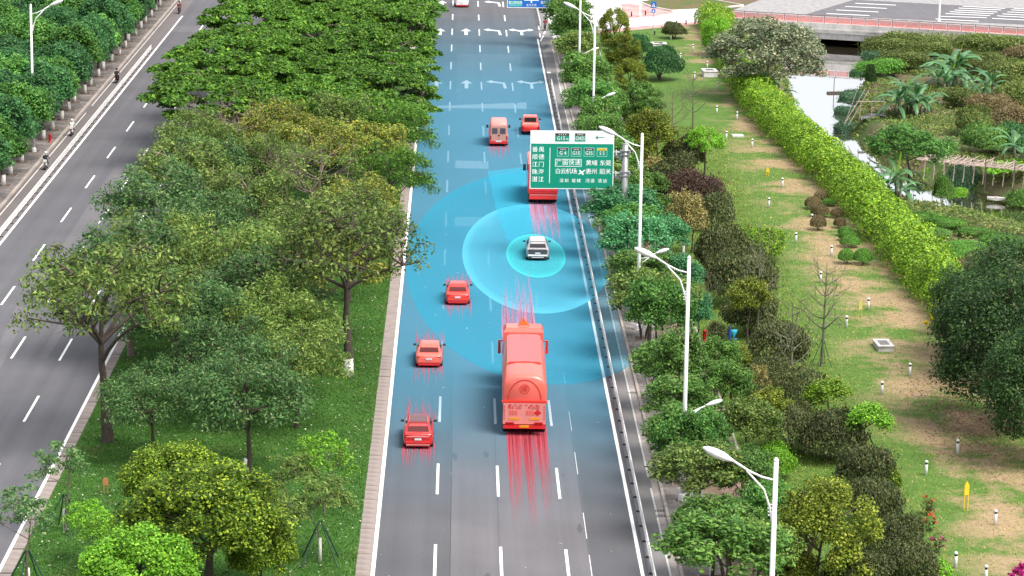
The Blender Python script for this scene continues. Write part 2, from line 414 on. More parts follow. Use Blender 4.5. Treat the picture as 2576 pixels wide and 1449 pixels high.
patch_px([(1308, 160), (1330, 132), (1375, 112), (1382, 118), (1345, 140), (1332, 170), (1330, 262), (1312, 262)], M_asph_dark, .005)
patch_px([(1144, 596), (1265, 596), (1262, 730), (1143, 730)], M_asph_light, .0042)
rl = bpy.data.objects['road_left']
part('asphalt_joint', sheet(-.27, -.235, 138, 214, .0062), M_dark, road)
for ya, yb_ in ((141, 150), (153, 158), (166, 171), (176, 181), (188, 196)): part('ghost_line', sheet(7.56, 7.61, ya, yb_, .0066), M_paint_worn, road)
for k_ in range(26):
    ox, oy = RND.uniform(-4, 10), RND.uniform(143, 330); part('oil_stain', MB().poly([(ox + .22 * RND.uniform(.5, 1.2) * math.cos(2 * PI * j / 9), oy + .9 * RND.uniform(.5, 1.2) * math.sin(2 * PI * j / 9), .0068) for j in range(9)]), M_asph_dark, road)
for q in ([(292, 410), (340, 410), (170, 690), (110, 690)], [(540, 40), (566, 0), (600, 0), (570, 42)], [(430, 65), (535, 65), (520, 82), (420, 80)], [(0, 860), (40, 772), (75, 772), (0, 930)], [(95, 900), (150, 815), (175, 815), (120, 900)]):
    part('asphalt_patch', MB().poly([(*G(*p)[:2], .004) for p in q]), M_asph_light, rl)

# painted lines
def line_on(parent, x0, x1, y0, y1, z=.008, m=M_paint, name='edge_line'): return part(name, sheet(x0, x1, y0, y1, z), m, parent)
line_on(road, -4.62, -4.40, 130, 322)
line_on(road, 10.30, 10.50, 130, 372)
line_on(rl, -25.12, -24.92, 130, 420)
line_on(rl, -39.28, -39.06, 200, 392)
bl = bpy.data.objects['bike_lane_right']; bL = bpy.data.objects['bike_lane_left']
for a, b_ in ((130, 163.2), (165.5, 250), (251, 318), (322, 340)): line_on(bl, 11.88, 12.0, a, b_, .010, M_paint_worn, 'lane_line')
line_on(bl, 10.75, 11.2, 340, 341, .010)
part('gutter_strip', sheet(12.02, 12.46, 130, 372, .0085), mat('gutter_concrete', (.30, .27, .255), .85, var=.22, scale=.8), bl)
line_on(bL, -41.3, -41.18, 200, 305, .010, M_paint_worn); line_on(bL, -41.3, -41.18, 310, 420, .010, M_paint_worn)
dash = sheet(-.085, .085, -3.3, 3.3, 0).mesh('lane_dash'); dash.materials.append(M_paint)
dash_w = sheet(-.085, .085, -3.3, 3.3, 0).mesh('lane_dash'); dash_w.materials.append(M_paint_worn)
for k in range(17):
    yy = 148.4 + 16.42 * k
    for x in (-1.10, 2.60, 6.30):
        part('lane_dash', dash, None, road, (x, yy + (x + 1.1) * -.1, .008))
    if yy > 370: part('lane_dash', dash, None, road, (-4.85, yy + .5, .008))
for k in range(18):
    for x, ph in ((-28.4, 0), (-31.9, .5), (-35.35, 1.0)):
        part('lane_dash', dash, None, rl, (x, 147.5 + 16.42 * k + ph, .008))
def arrow_poly(kind):
    m = MB()
    if kind == 'ahead':
        m.poly([(-.22, -3.4, 0), (.22, -3.4, 0), (.22, .6, 0), (.7, .6, 0), (0, 3.4, 0), (-.7, .6, 0), (-.22, .6, 0)])
    elif kind == 'left':
        m.poly([(.75, -3.4, 0), (1.15, -3.4, 0), (.95, 1.2, 0), (-.55, 2.4, 0), (-.55, 3.4, 0), (-1.3, 1.9, 0), (-.55, .6, 0), (-.55, 1.3, 0), (.68, .4, 0)])
    else:
        m.poly([(-.18, -3.6, 0), (.22, -3.6, 0), (.18, .0, 0), (1.05, 1.2, 0), (1.05, .4, 0), (1.75, 1.9, 0), (1.0, 3.2, 0), (1.05, 2.3, 0), (0, 1.3, 0), (-1.05, 2.3, 0), (-1.0, 3.2, 0), (-1.75, 1.9, 0), (-1.05, .4, 0), (-1.05, 1.2, 0), (-.15, 0, 0)])
    return m.mesh('arrow')
ARR = {k: arrow_poly(k) for k in ('ahead', 'left', 'fork')}
for k, px, py in (('ahead', 1054, 80), ('ahead', 1107, 80), ('ahead', 1172, 80), ('left', 1240, 80), ('fork', 1311, 80), ('ahead', 1098, 212), ('ahead', 1173, 212),
                  ('left', 1250, 212), ('fork', 1336, 212), ('ahead', 1112, 9), ('left', 1240, 9)):
    p = G(px, py); part('lane_arrow', ARR[k], M_paint, road, (p.x, p.y, .0085))
# short dashes where the cycle lane opens, and its merging wedge line
for px, py in ((1355, 70), (1358, 90)): p = G(px, py); part('lane_dash', sheet(-.1, .1, -2, 2, .012), M_paint, bl, (p.x, p.y, 0))
a, b_ = G(1357, 104), G(1365, 90); part('merge_line', MB().quad((a.x, a.y, .013), (a.x + .2, a.y, .013), (b_.x + .2, b_.y, .013), (b_.x, b_.y, .013)), M_paint, bl)
a, b_ = G(1366, 86), G(1369, 79); part('merge_line', MB().quad((a.x, a.y, .013), (a.x + .2, a.y, .013), (b_.x + .2, b_.y, .013), (b_.x, b_.y, .013)), M_paint, bl)
# gully gratings in the right cycle lane
for px, py in ((1668, 1285), (1670, 1298), (1596, 988)):
    p = G(px, py); gr = MB()
    for i in range(7): gr.box(-.3 + i * .09, -.3 + i * .09 + .045, -.25, .25, .006, .022)
    part('gully_grating', gr, M_dark, bl, (12.2, p.y, 0))

# ------------------------------------------------------------------ blue overlay graphic and sensor ovals, laid as translucent sheets on the carriageway
BLUE = (.066, .225, .335)
film = part('blue_overlay', sheet(-4.38, 10.28, 155, 402, .016), overlaymat('blue_overlay', BLUE, .6,
            [(155, 0), (166, .10), (180, .42), (194, .66), (225, .66), (300, .66), (330, .55), (352, .40), (378, .16), (402, 0)]))
tag(film, 'translucent blue overlay graphic covering the right carriageway lanes around the cars', 'overlay graphic')
def ell_ring(cx, cy, a, b, z, x0, x1, inner=.4, outer=.6, rim=.75, n=96):
    """oval sheet, paler towards the middle, with a brighter rim; trimmed to the road width"""
    rr = [0.02, .3, .55, .75, .88, .95, .985, 1.0]; v = []; f = []; fd = []
    for i, q in enumerate(rr):
        for j in range(n):
            v.append((min(max(cx + q * a * math.cos(2 * PI * j / n), x0), x1), cy + q * b * math.sin(2 * PI * j / n), z))
            fd.append(inner + (outer - inner) * q ** 2.5 if q < .9 else (outer + (rim - outer) * (q - .9) / .1))
            if i: p_, j2 = (i - 1) * n, (j + 1) % n; f.append((p_ + j, p_ + j2, i * n + j2, i * n + j))
    f.append(tuple(range(n)))
    me = bpy.data.meshes.new('oval'); me.from_pydata(v, [], f); at = me.attributes.new('fade', 'FLOAT', 'POINT'); at.data.foreach_set('value', fd)
    return me
CEN = (6.62, 231.5)
CYAN = (.030, .40, .56)
F_out = overlaymat('cyan_overlay_outer', (.030, .32, .48), .36, attr=True); F_mid = overlaymat('cyan_overlay_middle', (.10, .45, .62), .55, attr=True); F_in = overlaymat('cyan_overlay_inner', (.060, .48, .54), .62, attr=True)
F_fan = overlaymat('cyan_overlay_fan', (.045, .43, .62), .34)
o = part('sensor_oval', ell_ring(6.9, 229.5, 11.2, 41.5, .022, -4.38, 12.4, .26, .36, .42), F_out); tag(o, 'largest and palest blue oval lying across the whole carriageway', 'overlay graphic')
o = part('sensor_oval', ell_ring(CEN[0], CEN[1] + .5, 6.25, 22.3, .028, -4.38, 12.4, .16, .50, .66), F_mid); tag(o, 'middle sized cyan oval on the asphalt around the white car', 'overlay graphic')
o = part('sensor_oval', ell_ring(CEN[0], CEN[1], 2.52, 8.9, .034, -4.38, 12.4, .30, .62, .78), F_in); tag(o, 'smallest bright turquoise oval directly under the white car', 'overlay graphic')
fa, fb, fc, fd = G(1226, 432), G(1331, 420), G(1368, 570), G(1279, 612)
fm = G(1250, 540); fp = G(1345, 500)
o = part('sensor_fan', MB().poly([(p.x, p.y, .031) for p in (fa, fm, fd, fc, fp, fb)]), F_fan); tag(o, 'bright cyan fan spreading forward from the white car', 'overlay graphic')
o = part('sensor_oval', ell_ring(CEN[0], CEN[1] + .5, 6.25, 22.3, .150, 12.66, 15.0, .2, .3, .35), overlaymat('cyan_overlay_pavement', (.10, .42, .42), .3, attr=True)); tag(o, 'pale teal tint on the pavement edge beside the barrier', 'overlay graphic')

# ------------------------------------------------------------------ plaza, bridge and river
BR0, BR1 = Vector((36.0, 396.9)), Vector((120.0, 363.3))           # front edge line of the bridge deck
bd = (BR1 - BR0).normalized(); bn = Vector((-bd.y, bd.x))          # along, and away from the viewer
def bpt(s, t, z): v = BR0 + bd * s + bn * t; return (v.x, v.y, z)
struct('plaza', MB().poly([(16.2, 372.2, .005), (22.5, 380.6, .005), (36, 391.5, .005), (36.0, 396.9, .005), (36.0, 1000, .005), (-60, 1000, .005), (-60, 900.2, .005), (12.46, 900.2, .005), (12.46, 372.2, .005)]), M_plaza)
bridge = thing('road_bridge', 'concrete road bridge with pink railings crossing the murky river', 'bridge', (BR0.x, BR0.y, 0), math.atan2(bd.y, bd.x))
part('deck', MB().box(0, 130, .0, 300, -1.25, .0), M_conc_dark, bridge)
part('parapet_beam', MB().box(-1, 131, -.45, -.005, -1.05, .28), M_conc, bridge)
part('ledge', MB().box(6, 131, -.62, -.46, -.62, -.42), M_conc, bridge)
part('girder', MB().box(6, 131, -.30, -.01, -1.95, -1.06), M_conc_dark, bridge)
part('abutment', MB().box(-2, 6, .1, 60, -6, -1.3), M_conc_dark, bridge)
part('abutment', MB().box(27, 131, .6, 60, -6, -1.3), M_conc_dark, bridge)
panel = MB()
for i in range(16): panel.box(-.86 + i * .108, -.86 + i * .108 + .075, -.012, .012, .10, .86)
panel = panel.mesh('railing_panel'); mp_ = mat('railing_pink', (.55, .17, .16), .6, var=.08); panel.materials.append(mp_)
post = MB().box(-.04, .04, -.05, .05, 0, 1.02).mesh('railing_post'); post.materials.append(mat('railing_dark', (.14, .06, .06), .5))
for i in range(26):
    part('railing_panel', panel, None, bridge, (1 + i * 1.95 + .97, -.22, .28))
    part('railing_post', post, None, bridge, (1 + i * 1.95, -.22, .28))
part('handrail', MB().box(0, 52, -.27, -.17, 1.27, 1.35), MATS['railing_dark'], bridge)
part('footway', MB().box(0, 130, .05, 4.6, .004, .12), M_pink, bridge)
xr = struct('cross_road', MB().poly([(*G(2025, 37)[:2], .03), (*G(2575, 62)[:2], .03), (*G(2700, 67)[:2], .03), (*G(2700, 30)[:2], .03), (*G(2575, 23)[:2], .03), (*G(2148, 0)[:2], .03)]), M_asph_light)
for q in ([(880, 38), (1290, 57)], [(780, 70), (1200, 90)], [(690, 105), (1115, 126)], [(590, 142), (1025, 162)],
          [(1960, 68), (2390, 90)], [(1920, 86), (2350, 106)], [(1880, 105), (2310, 126)], [(1835, 123), (2275, 144)], [(1790, 142), (2240, 163)], [(1740, 170), (2205, 183)], [(1690, 196), (2125, 219)],
          [(2480, 90), (2640, 98)], [(2450, 105), (2640, 115)], [(2410, 125), (2640, 137)], [(2360, 145), (2640, 160)], [(2310, 165), (2640, 182)], [(2260, 190), (2640, 210)]):
    a, b_ = G(1931 + q[0][0] / 4, q[0][1] / 4), G(1931 + q[1][0] / 4, q[1][1] / 4)
    part('crossing_stripe', MB().quad((a.x, a.y, .036), (b_.x, b_.y, .036), (b_.x, b_.y + .55, .036), (a.x, a.y + .55, .036)), M_paint, xr)
# pink footway in front of the plaza and the raised lawn island
struct('pink_footway', MB().poly([(18.2, 376, .12), (22.5, 380.6, .12), (36, 391.2, .12), (36, 393.6, .12), (22.5, 384.2, .12), (18.2, 380, .12)]), M_pink)
struct('pink_square', MB().poly([(*G(p[0], p[1])[:2], .02) for p in ((1575, 47), (1640, 42), (1700, 32), (1640, 15), (1560, 8))]), M_pink)
isl = [G(1612, 8), G(1640, 20), (G(1690, 29)), G(1760, 26), G(1866, 16), G(1800, 4), G(1740, -1), G(1660, 0)]
struct('lawn_island', MB().poly([(p.x, p.y, .22) for p in isl]), M_lawn_in)
ib = MB()
ic = sum((Vector(p) for p in isl), Vector()) / len(isl)
ins = [[(p.x, p.y, 0), (p.x, p.y, .24)] for p in isl]
for i in range(len(isl)):
    p, q = Vector(isl[i]), Vector(isl[(i + 1) % len(isl)])
    po, qo = ic + (p - ic) * 1.035, ic + (q - ic) * 1.035
    ib.add([(p.x, p.y, .25), (q.x, q.y, .25), (qo.x, qo.y, .25), (po.x, po.y, .25), (po.x, po.y, 0), (qo.x, qo.y, 0)], [(0, 1, 2, 3), (3, 2, 5, 4)])
struct('kerb_island', ib, mat('kerb_white', (.60, .56, .55), .8))

RIV = [(66, 460, 8), (58, 420, 7), (52.5, 394, 5.6), (49.5, 376, 5.0), (47.6, 358, 4.0), (45.0, 341, 2.9), (42.0, 316, 1.9), (42.2, 300, 2.6), (44.5, 287, 2.7), (49, 276, 3.3), (56, 265.5, 4.4), (65, 255, 5.2), (90, 240, 5), (140, 220, 6)]
RIVP = np.array(RIV, dtype=float)
def river_d(x, y):
    """signed distance to the river's edge (negative in the water), and side"""
    best = np.full(x.shape, 1e9)
    for i in range(len(RIVP) - 1):
        a, b = RIVP[i], RIVP[i + 1]; d = b[:2] - a[:2]; L2 = d.dot(d)
        t = np.clip(((x - a[0]) * d[0] + (y - a[1]) * d[1]) / L2, 0, 1)
        dist = np.hypot(x - a[0] - t * d[0], y - a[1] - t * d[1]) - (a[2] + t * (b[2] - a[2]))
        best = np.minimum(best, dist)
    return best
def vnoise(x, y, s, seed=0):
    return (np.sin(x * s * 1.3 + seed) * np.cos(y * s * 1.7 + 2 * seed) + .6 * np.sin(x * s * 2.9 + y * s * 2.3 + seed) + .4 * np.cos(y * s * 4.7 - x * s * 3.9 + 3 * seed)) / 2
def bank_h(x, y):
    d = river_d(x, y)
    w = np.interp(y, [200, 262, 300, 400], [16, 11, 3.2, 3.5])
    s = np.clip(d / w, 0, 1); s = s * s * (3 - 2 * s)
    far = ((y > 262) & (x > np.interp(y, [262, 287, 316, 358, 394], [58, 45, 42, 47, 52.5])))
    top = np.where(far, -1.0 + .9 * np.clip((y - 300) / 85, 0, 1) * np.clip((x - 52) / 14, 0, 1), 0.02)
    h = -3.9 + (top + 3.9) * s
    h = h + np.where(d > 1, .18 * vnoise(x, y, .55, 1) + .10 * vnoise(x, y, 1.7, 3), 0) * np.clip((x - 38.2) / 2, 0, 1)
    h = h - .6 * np.exp(-np.maximum(d, 0) / 2.0) * 0
    return np.where(x < 38.4, np.minimum(h, .06), h)
xs = np.concatenate([np.arange(38.0, 82, .7), np.arange(82, 240, 6)]); ys = np.concatenate([np.arange(40, 180, 6), np.arange(180, 440, .9)])
XX, YY = np.meshgrid(xs, ys, indexing='ij'); ZZ = bank_h(XX, YY)
# keep the land under the bridge deck
tt = (XX - BR0.x) * bn.x + (YY - BR0.y) * bn.y
ZZ = np.where(tt > -2, np.minimum(ZZ, -1.6), ZZ)
nx, ny = XX.shape
idx = np.arange(nx * ny).reshape(nx, ny)
q = np.stack([idx[:-1, :-1], idx[1:, :-1], idx[1:, 1:], idx[:-1, 1:]], -1).reshape(-1, 4)
me = np_mesh('river_bank', np.stack([XX, YY, ZZ], -1).reshape(-1, 3), q); me.shade_smooth()
struct('river_bank', me, M_bank)
def bz(x, y): return float(bank_h(np.array([x]), np.array([y]))[0])
mwat = bpy.data.materials.new('river_water'); n, l = nodes_of(mwat); b = n['Principled BSDF']
b.inputs['Base Color'].default_value = (.105, .088, .055, 1); b.inputs['Roughness'].default_value = .03; b.inputs['Specular IOR Level'].default_value = .6; b.inputs['IOR'].default_value = 2.4
no = n.new('ShaderNodeTexNoise'); no.inputs['Scale'].default_value = 1.4; no.inputs['Detail'].default_value = 4
g_ = n.new('ShaderNodeNewGeometry'); l.new(g_.outputs['Position'], no.inputs['Vector'])
bp = n.new('ShaderNodeBump'); bp.inputs['Strength'].default_value = .06; bp.inputs['Distance'].default_value = .02; l.new(no.outputs['Fac'], bp.inputs['Height']); l.new(bp.outputs[0], b.inputs['Normal'])
n.remove(no)
gl = n.new('ShaderNodeBsdfGlossy'); gl.inputs['Roughness'].default_value = .02; gl.inputs[0].default_value = (.97, .97, .97, 1)
w1 = n.new('ShaderNodeTexNoise'); w1.inputs['Scale'].default_value = 1.4; w1.inputs['Detail'].default_value = 4; l.new(g_.outputs['Position'], w1.inputs['Vector'])
l.new(w1.outputs['Fac'], bp.inputs['Height']); l.new(bp.outputs[0], gl.inputs['Normal'])
ms = n.new('ShaderNodeMixShader'); ms.inputs[0].default_value = .82; l.new(b.outputs[0], ms.inputs[1]); l.new(gl.outputs[0], ms.inputs[2]); l.new(ms.outputs[0], n['Material Output'].inputs[0])
struct('river', sheet(36.5, 240, 150, 480, -3.0), mwat)

# ------------------------------------------------------------------ lettering
_tc = {}
def text_mesh(body, size, squash=1.0):
    key = (body, size, squash)
    if key in _tc: return _tc[key]
    cu = bpy.data.curves.new('lettering', 'FONT'); cu.body = body; cu.size = size; cu.align_x = 'CENTER'; cu.align_y = 'CENTER'
    cu.fill_mode = 'FRONT'; cu.resolution_u = 2; cu.offset = size * .003
    o = bpy.data.objects.new('lettering', cu); COL.objects.link(o)
    bpy.context.view_layer.update()
    me = bpy.data.meshes.new_from_object(o.evaluated_get(bpy.context.evaluated_depsgraph_get()))
    bpy.data.objects.remove(o); bpy.data.curves.remove(cu)
    co = np.empty(len(me.vertices) * 3, dtype=np.float32); me.vertices.foreach_get('co', co); co = co.reshape(-1, 3)
    co = np.stack([co[:, 0] * squash, np.zeros(len(co)), co[:, 1]], -1).astype(np.float32)     # stand it up facing -Y
    me.vertices.foreach_set('co', co.ravel()); me.update()
    _tc[key] = me
    return me
def lettering(body, size, x, y, z, m, parent, squash=1.0, tilt=0.0):
    me = text_mesh(body, size, squash).copy(); me.materials.clear()
    o = part('lettering', me, m, parent, (x, y, z)); o.rotation_euler = (tilt, 0, 0)
    return o

# ------------------------------------------------------------------ vehicles
def lens(name, col, rough=.25): return mat(name, col, rough, var=.05, spec=.35)
P_red = mat('paint_red', (.60, .030, .020), .32, var=.06, spec=.5, coat=.5)
P_red2 = mat('paint_coral', (.62, .115, .085), .36, var=.06, spec=.5, coat=.4)
P_red3 = mat('paint_scarlet', (.50, .012, .012), .32, var=.06, spec=.5, coat=.5)
P_pink = mat('paint_pink', (.58, .21, .19), .4, var=.06, spec=.5, coat=.3)
P_pinkl = mat('paint_salmon', (.46, .25, .21), .4, var=.06, spec=.5)
P_white = mat('paint_white', (.72, .71, .72), .3, var=.04, spec=.5, coat=.5)
P_grey = mat('paint_grey', (.055, .053, .06), .35, var=.08, spec=.5, coat=.4)
G_red = lens('glass_red_tint', (.085, .014, .014), .15); G_dark = lens('glass_dark', (.014, .015, .02), .2); G_grey = lens('glass_smoke', (.075, .075, .085), .15)
T_lamp = lens('tail_lamp', (.30, .006, .006)); T_lamp_d = lens('tail_lamp_dark', (.12, .006, .008)); M_plate = mat('number_plate', (.60, .60, .62), .5, var=.05)
M_chrome = mat('bright_trim', (.62, .45, .44), .25, .3, var=.05); M_rim = mat('alloy_rim', (.35, .30, .30), .35, .7)
WM = {}
def wheel(parent, x, y, r, w=.22):
    k = (round(r, 2), round(w, 2))
    if k not in WM:
        t = MB().wheel((0, 0, 0), r, w).mesh('tyre', True); t.materials.append(M_black)
        rm = MB().wheel((0, 0, 0), r * .62, w * 1.04, 12).mesh('rim'); rm.materials.append(M_rim)
        WM[k] = (t, rm)
    o = bpy.data.objects.new('wheel', None); COL.objects.link(o); o.parent = parent; o.location = (x, y, r)
    part('tyre', WM[k][0], None, o); part('rim', WM[k][1], None, o)
def body_ring(y, hw, z0, z1, crown=.03):
    h = [(.84, z0), (.97, z0 + .10), (1.0, z0 + (z1 - z0) * .45), (.985, z1 - .13), (.93, z1 - .03), (.78, z1)]
    return [(-hw * a, y, z) for a, z in h] + [(0, y, z1 + crown)] + [(hw * a, y, z) for a, z in reversed(h)]
def face_pt(c, u, v, off):
    """c = corners bl, br, tr, tl"""
    bl_, br_, tr_, tl_ = [Vector(p) for p in c]
    p = (bl_ * (1 - u) + br_ * u) * (1 - v) + (tl_ * (1 - u) + tr_ * u) * v
    nrm = (br_ - bl_).cross(tl_ - bl_).normalized()
    return p + nrm * off
def inset(c, u0, u1, v0, v1, off=.012, th=.02):
    P = [face_pt(c, u, v, off) for u, v in ((u0, v0), (u1, v0), (u1, v1), (u0, v1))]
    Q = [face_pt(c, u, v, off - th) for u, v in ((u0, v0), (u1, v0), (u1, v1), (u0, v1))]
    return MB().add(P + Q, [(0, 1, 2, 3), (0, 4, 5, 1), (1, 5, 6, 2), (2, 6, 7, 3), (3, 7, 4, 0)])
def car(label, loc, L=4.6, W=1.86, H=1.46, paint=P_red, glass=G_red, style='sedan', rz=0.0, lamp=T_lamp, roof=None, tail=None, group='cars on the road', bumper=None, plate=True, name='car'):
    t = thing(name, label, 'car', (loc[0], loc[1], 0), rz, group)
    hw = W / 2
    zb = H * .655; suv = style == 'suv'
    secs = [(0.0, .80, .36, zb - .22), (.05, .90, .28, zb - .06), (.22, .97, .22, zb), (.7, 1.0, .20, zb + .01), (L * .5, 1.0, .19, zb + .02), (L * .72, 1.0, .19, zb - .01),
            (L - .55, .97, .20, zb - .12), (L - .15, .88, .26, zb - .20), (L, .72, .36, zb - .32)]
    part('body', MB().rings([body_ring(y, hw * a, z0, z1) for y, a, z0, z1 in secs]).mesh('body', True), paint, t)
    if suv: yb0, yr0, yr1, yb1 = .16, .72, L * .56, L * .73
    else: yb0, yr0, yr1, yb1 = .55, 1.35, L * .54, L * .74
    wb, wr = hw * .93, hw * .70
    zr = H
    def ring(z, y0, y1, w, c=.16): return [(-w + c, y0, z), (w - c, y0, z), (w, y0 + c, z), (w, y1 - c, z), (w - c, y1, z), (-w + c, y1, z), (-w, y1 - c, z), (-w, y0 + c, z)]
    lerp = lambda a, b_, k: a + (b_ - a) * k
    part('cabin', MB().rings([ring(zb - .04, yb0, yb1, wb, .1), ring(lerp(zb, zr, .88), lerp(yb0, yr0, .84), lerp(yb1, yr1, .84), lerp(wb, wr, .84)), ring(zr, yr0 + .06, yr1, wr - .05)]), paint, t)
    rf = part('roof', MB().box(-wr + .10, wr - .10, yr0 + .12, yr1 - .1, zr - .01, zr + .022, .03), roof or paint, t)
    kz = zr - .01
    rear = [(-wb + .08, yb0 + .01, zb), (wb - .08, yb0 + .01, zb), (wr - .02, yr0, kz), (-wr + .02, yr0, kz)]
    part('rear_window', inset(rear, .06, .94, .14, .90), glass, t)
    front = [(wb - .08, yb1, zb), (-wb + .08, yb1, zb), (-wr, yr1, kz), (wr, yr1, kz)]
    part('windscreen', inset(front, .05, .95, .1, .92), glass, t)
    for s in (-1, 1):
        side = [(s * wb, yb0 + .12, zb), (s * wb, yb1 - .1, zb), (s * wr, yr1 - .05, kz), (s * wr, yr0 + .1, kz)]
        if s < 0: side = [side[1], side[0], side[3], side[2]]
        for u0, u1 in ((.06, .47), (.52, .92)): part('side_window', inset(side, u0, u1, .12, .86), glass, t)
        m = MB().box(-.12, .12, -.06, .06, -.07, .07, .02)
        part('mirror', m, M_dark, t, (s * (hw + .10), L * .63, zb + .07))
        part('tail_light', MB().box(-.25, .25, -.03, .05, -.055, .055, .01), lamp, t, (s * hw * .62, .045, zb - .16))
        for yy in (.80, L - .88): wheel(t, s * (hw - .10), yy, .335)
    if tail: part('tailgate', MB().box(-hw * .80, hw * .80, -.035, .12, zb - .44, zb - .03, .02), tail, t)
    part('bumper', MB().box(-hw * .84, hw * .84, -.045, .1, .44, .58, .02), bumper or paint, t)
    part('lower_trim', MB().box(-hw * .80, hw * .80, -.035, .1, .22, .435, .02), M_dark if tail else P_red3, t)
    if plate: part('number_plate', MB().box(-.22, .22, -.062, -.04, .62, .75), M_plate, t)
    return t
def gy(px, py): p = G(px, py); return (p.x, p.y)
# the white crossover in the ovals
c = car('white crossover with black rear window centred on the cyan ovals', (6.72, 229.2), 4.75, 1.95, 1.58, mat('paint_silver', (.30, .29, .31), .35, var=.05, spec=.5, coat=.4), G_dark, 'suv', roof=P_white, tail=P_grey, bumper=P_white, lamp=T_lamp_d)
part('roof_spoiler', MB().box(-.60, .60, -.06, .16, -.03, .03, .01), M_dark, c, (0, .74, 1.54))
part('aerial', MB().box(-.03, .03, -.10, .10, 0, .09, .02), M_dark, c, (0, 1.15, 1.60))
part('trim_strip', MB().box(-.5, .5, -.05, 0, .30, .35), P_white, c)
car('red saloon partly under the overhanging bare branches', (0.02, 212.2), 4.7, 1.9, 1.45, P_red, G_red)
car('coral red saloon in the left lane ahead of the nearest car', (-1.98, 192.3), 4.7, 1.92, 1.46, P_red2, G_red)
c = car('scarlet car with glass roof, nearest the camera in the left lane', (-2.42, 171.3), 4.6, 1.92, 1.60, P_red3, G_red, 'suv', roof=G_red)
part('roof_spoiler', MB().box(-.60, .60, -.05, .14, -.03, .03, .01), M_dark, c, (0, .72, 1.56))
for z in (.30, .84): part('trim_strip', MB().box(-.74, .74, -.07, -.04, z, z + .035), M_chrome, c)
car('white car beside the median trees at the top edge', (-5.35, 400.0), 4.6, 1.85, 1.5, P_white, G_dark, lamp=T_lamp)
c = car('white boxy sport utility car at the top edge of the road', (.2, 405.8), 4.7, 1.95, 1.82, P_white, G_dark, 'suv')

def pickup():
    t = thing('pickup', 'red pickup truck just beyond the big green road sign', 'truck', (7.62, 293.4, 0), 0, 'cars on the road')
    hw = .95
    part('body', MB().rings([body_ring(y, hw * a, z0, z1) for y, a, z0, z1 in ((0, .9, .45, .95), (.1, 1, .40, 1.05), (3.2, 1, .38, 1.05), (4.6, .98, .40, 1.0), (5.1, .8, .5, .85))]).mesh('body', True), P_red, t)
    part('cab', MB().rings([[(-.88, 1.75, 1.0), (.88, 1.75, 1.0), (.88, 3.9, 1.0), (-.88, 3.9, 1.0)], [(-.74, 1.9, 1.74), (.74, 1.9, 1.74), (.74, 3.2, 1.74), (-.74, 3.2, 1.74)]]), P_red2, t)
    part('rear_window', MB().box(-.62, .62, 1.76, 1.80, 1.16, 1.62), G_dark, t)
    part('load_bed', MB().box(-.80, .80, .14, 1.7, 1.02, 1.085), P_pinkl, t)
    part('bed_cover', MB().box(-.82, .82, .10, .2, .98, 1.16), P_pinkl, t)
    part('bumper', MB().box(-.85, .85, -.08, .06, .45, .62), P_red3, t)
    for s in (-1, 1):
        part('mirror', MB().box(-.13, .13, -.06, .06, -.1, .1, .02), M_dark, t, (s * 1.06, 3.35, 1.22))
        part('tail_light', MB().box(-.09, .09, -.03, .03, -.16, .16), T_lamp, t, (s * .84, .0, .84))
        for y in (.95, 4.1): wheel(t, s * .84, y, .38, .25)
pickup()
def van():
    t = thing('van', 'pale red minibus with two square rear windows in the second lane', 'van', (4.12, 286.0, 0), 0, 'cars on the road')
    hw = .99
    R = []
    for y, a, z1 in ((0, .93, 2.36), (.12, 1, 2.48), (3.6, 1, 2.52), (4.3, .98, 2.1), (5.1, .95, 1.3), (5.5, .85, 1.0)):
        R.append([(-hw * a * .9, y, .35), (-hw * a, y, .5), (-hw * a, y, 1.1), (-hw * a * .86, y, z1 - .12), (-hw * a * .72, y, z1), (hw * a * .72, y, z1), (hw * a * .86, y, z1 - .12), (hw * a, y, 1.1), (hw * a, y, .5), (hw * a * .9, y, .35)])
    part('body', MB().rings(R).mesh('body', True), P_pink, t)
    for s in (-1, 1):
        part('rear_door', MB().box(-.40, .40, -.035, .02, .62, 2.18, .01), P_pinkl, t, (s * .415, 0, 0))
        part('rear_window', MB().box(-.28, .28, -.055, -.03, 1.38, 1.96), G_grey, t, (s * .415, 0, 0))
        part('tail_light', MB().box(-.07, .07, -.05, .03, .75, 1.15), T_lamp, t, (s * .84, 0, 0))
        part('mirror', MB().box(-.12, .12, -.05, .05, -.16, .16, .02), M_dark, t, (s * 1.16, 4.3, 1.45))
        for y in (1.0, 4.5): wheel(t, s * .86, y, .36, .24)
        part('side_window', MB().box(-.012, .012, .6, 3.9, 1.35, 1.95), G_red, t, (s * .945, 0, 0))
    part('door_handle', MB().box(-.1, .12, -.07, -.04, 1.18, 1.25), M_dark, t)
    part('bumper', MB().box(-.93, .93, -.12, .08, .34, .62, .02), P_red3, t)
    part('number_plate', MB().box(-.32, .32, -.14, -.11, .52, .66), M_plate, t)
    part('roof_light', MB().box(-.12, .12, .1, .16, 2.40, 2.48), M_dark, t)
van()
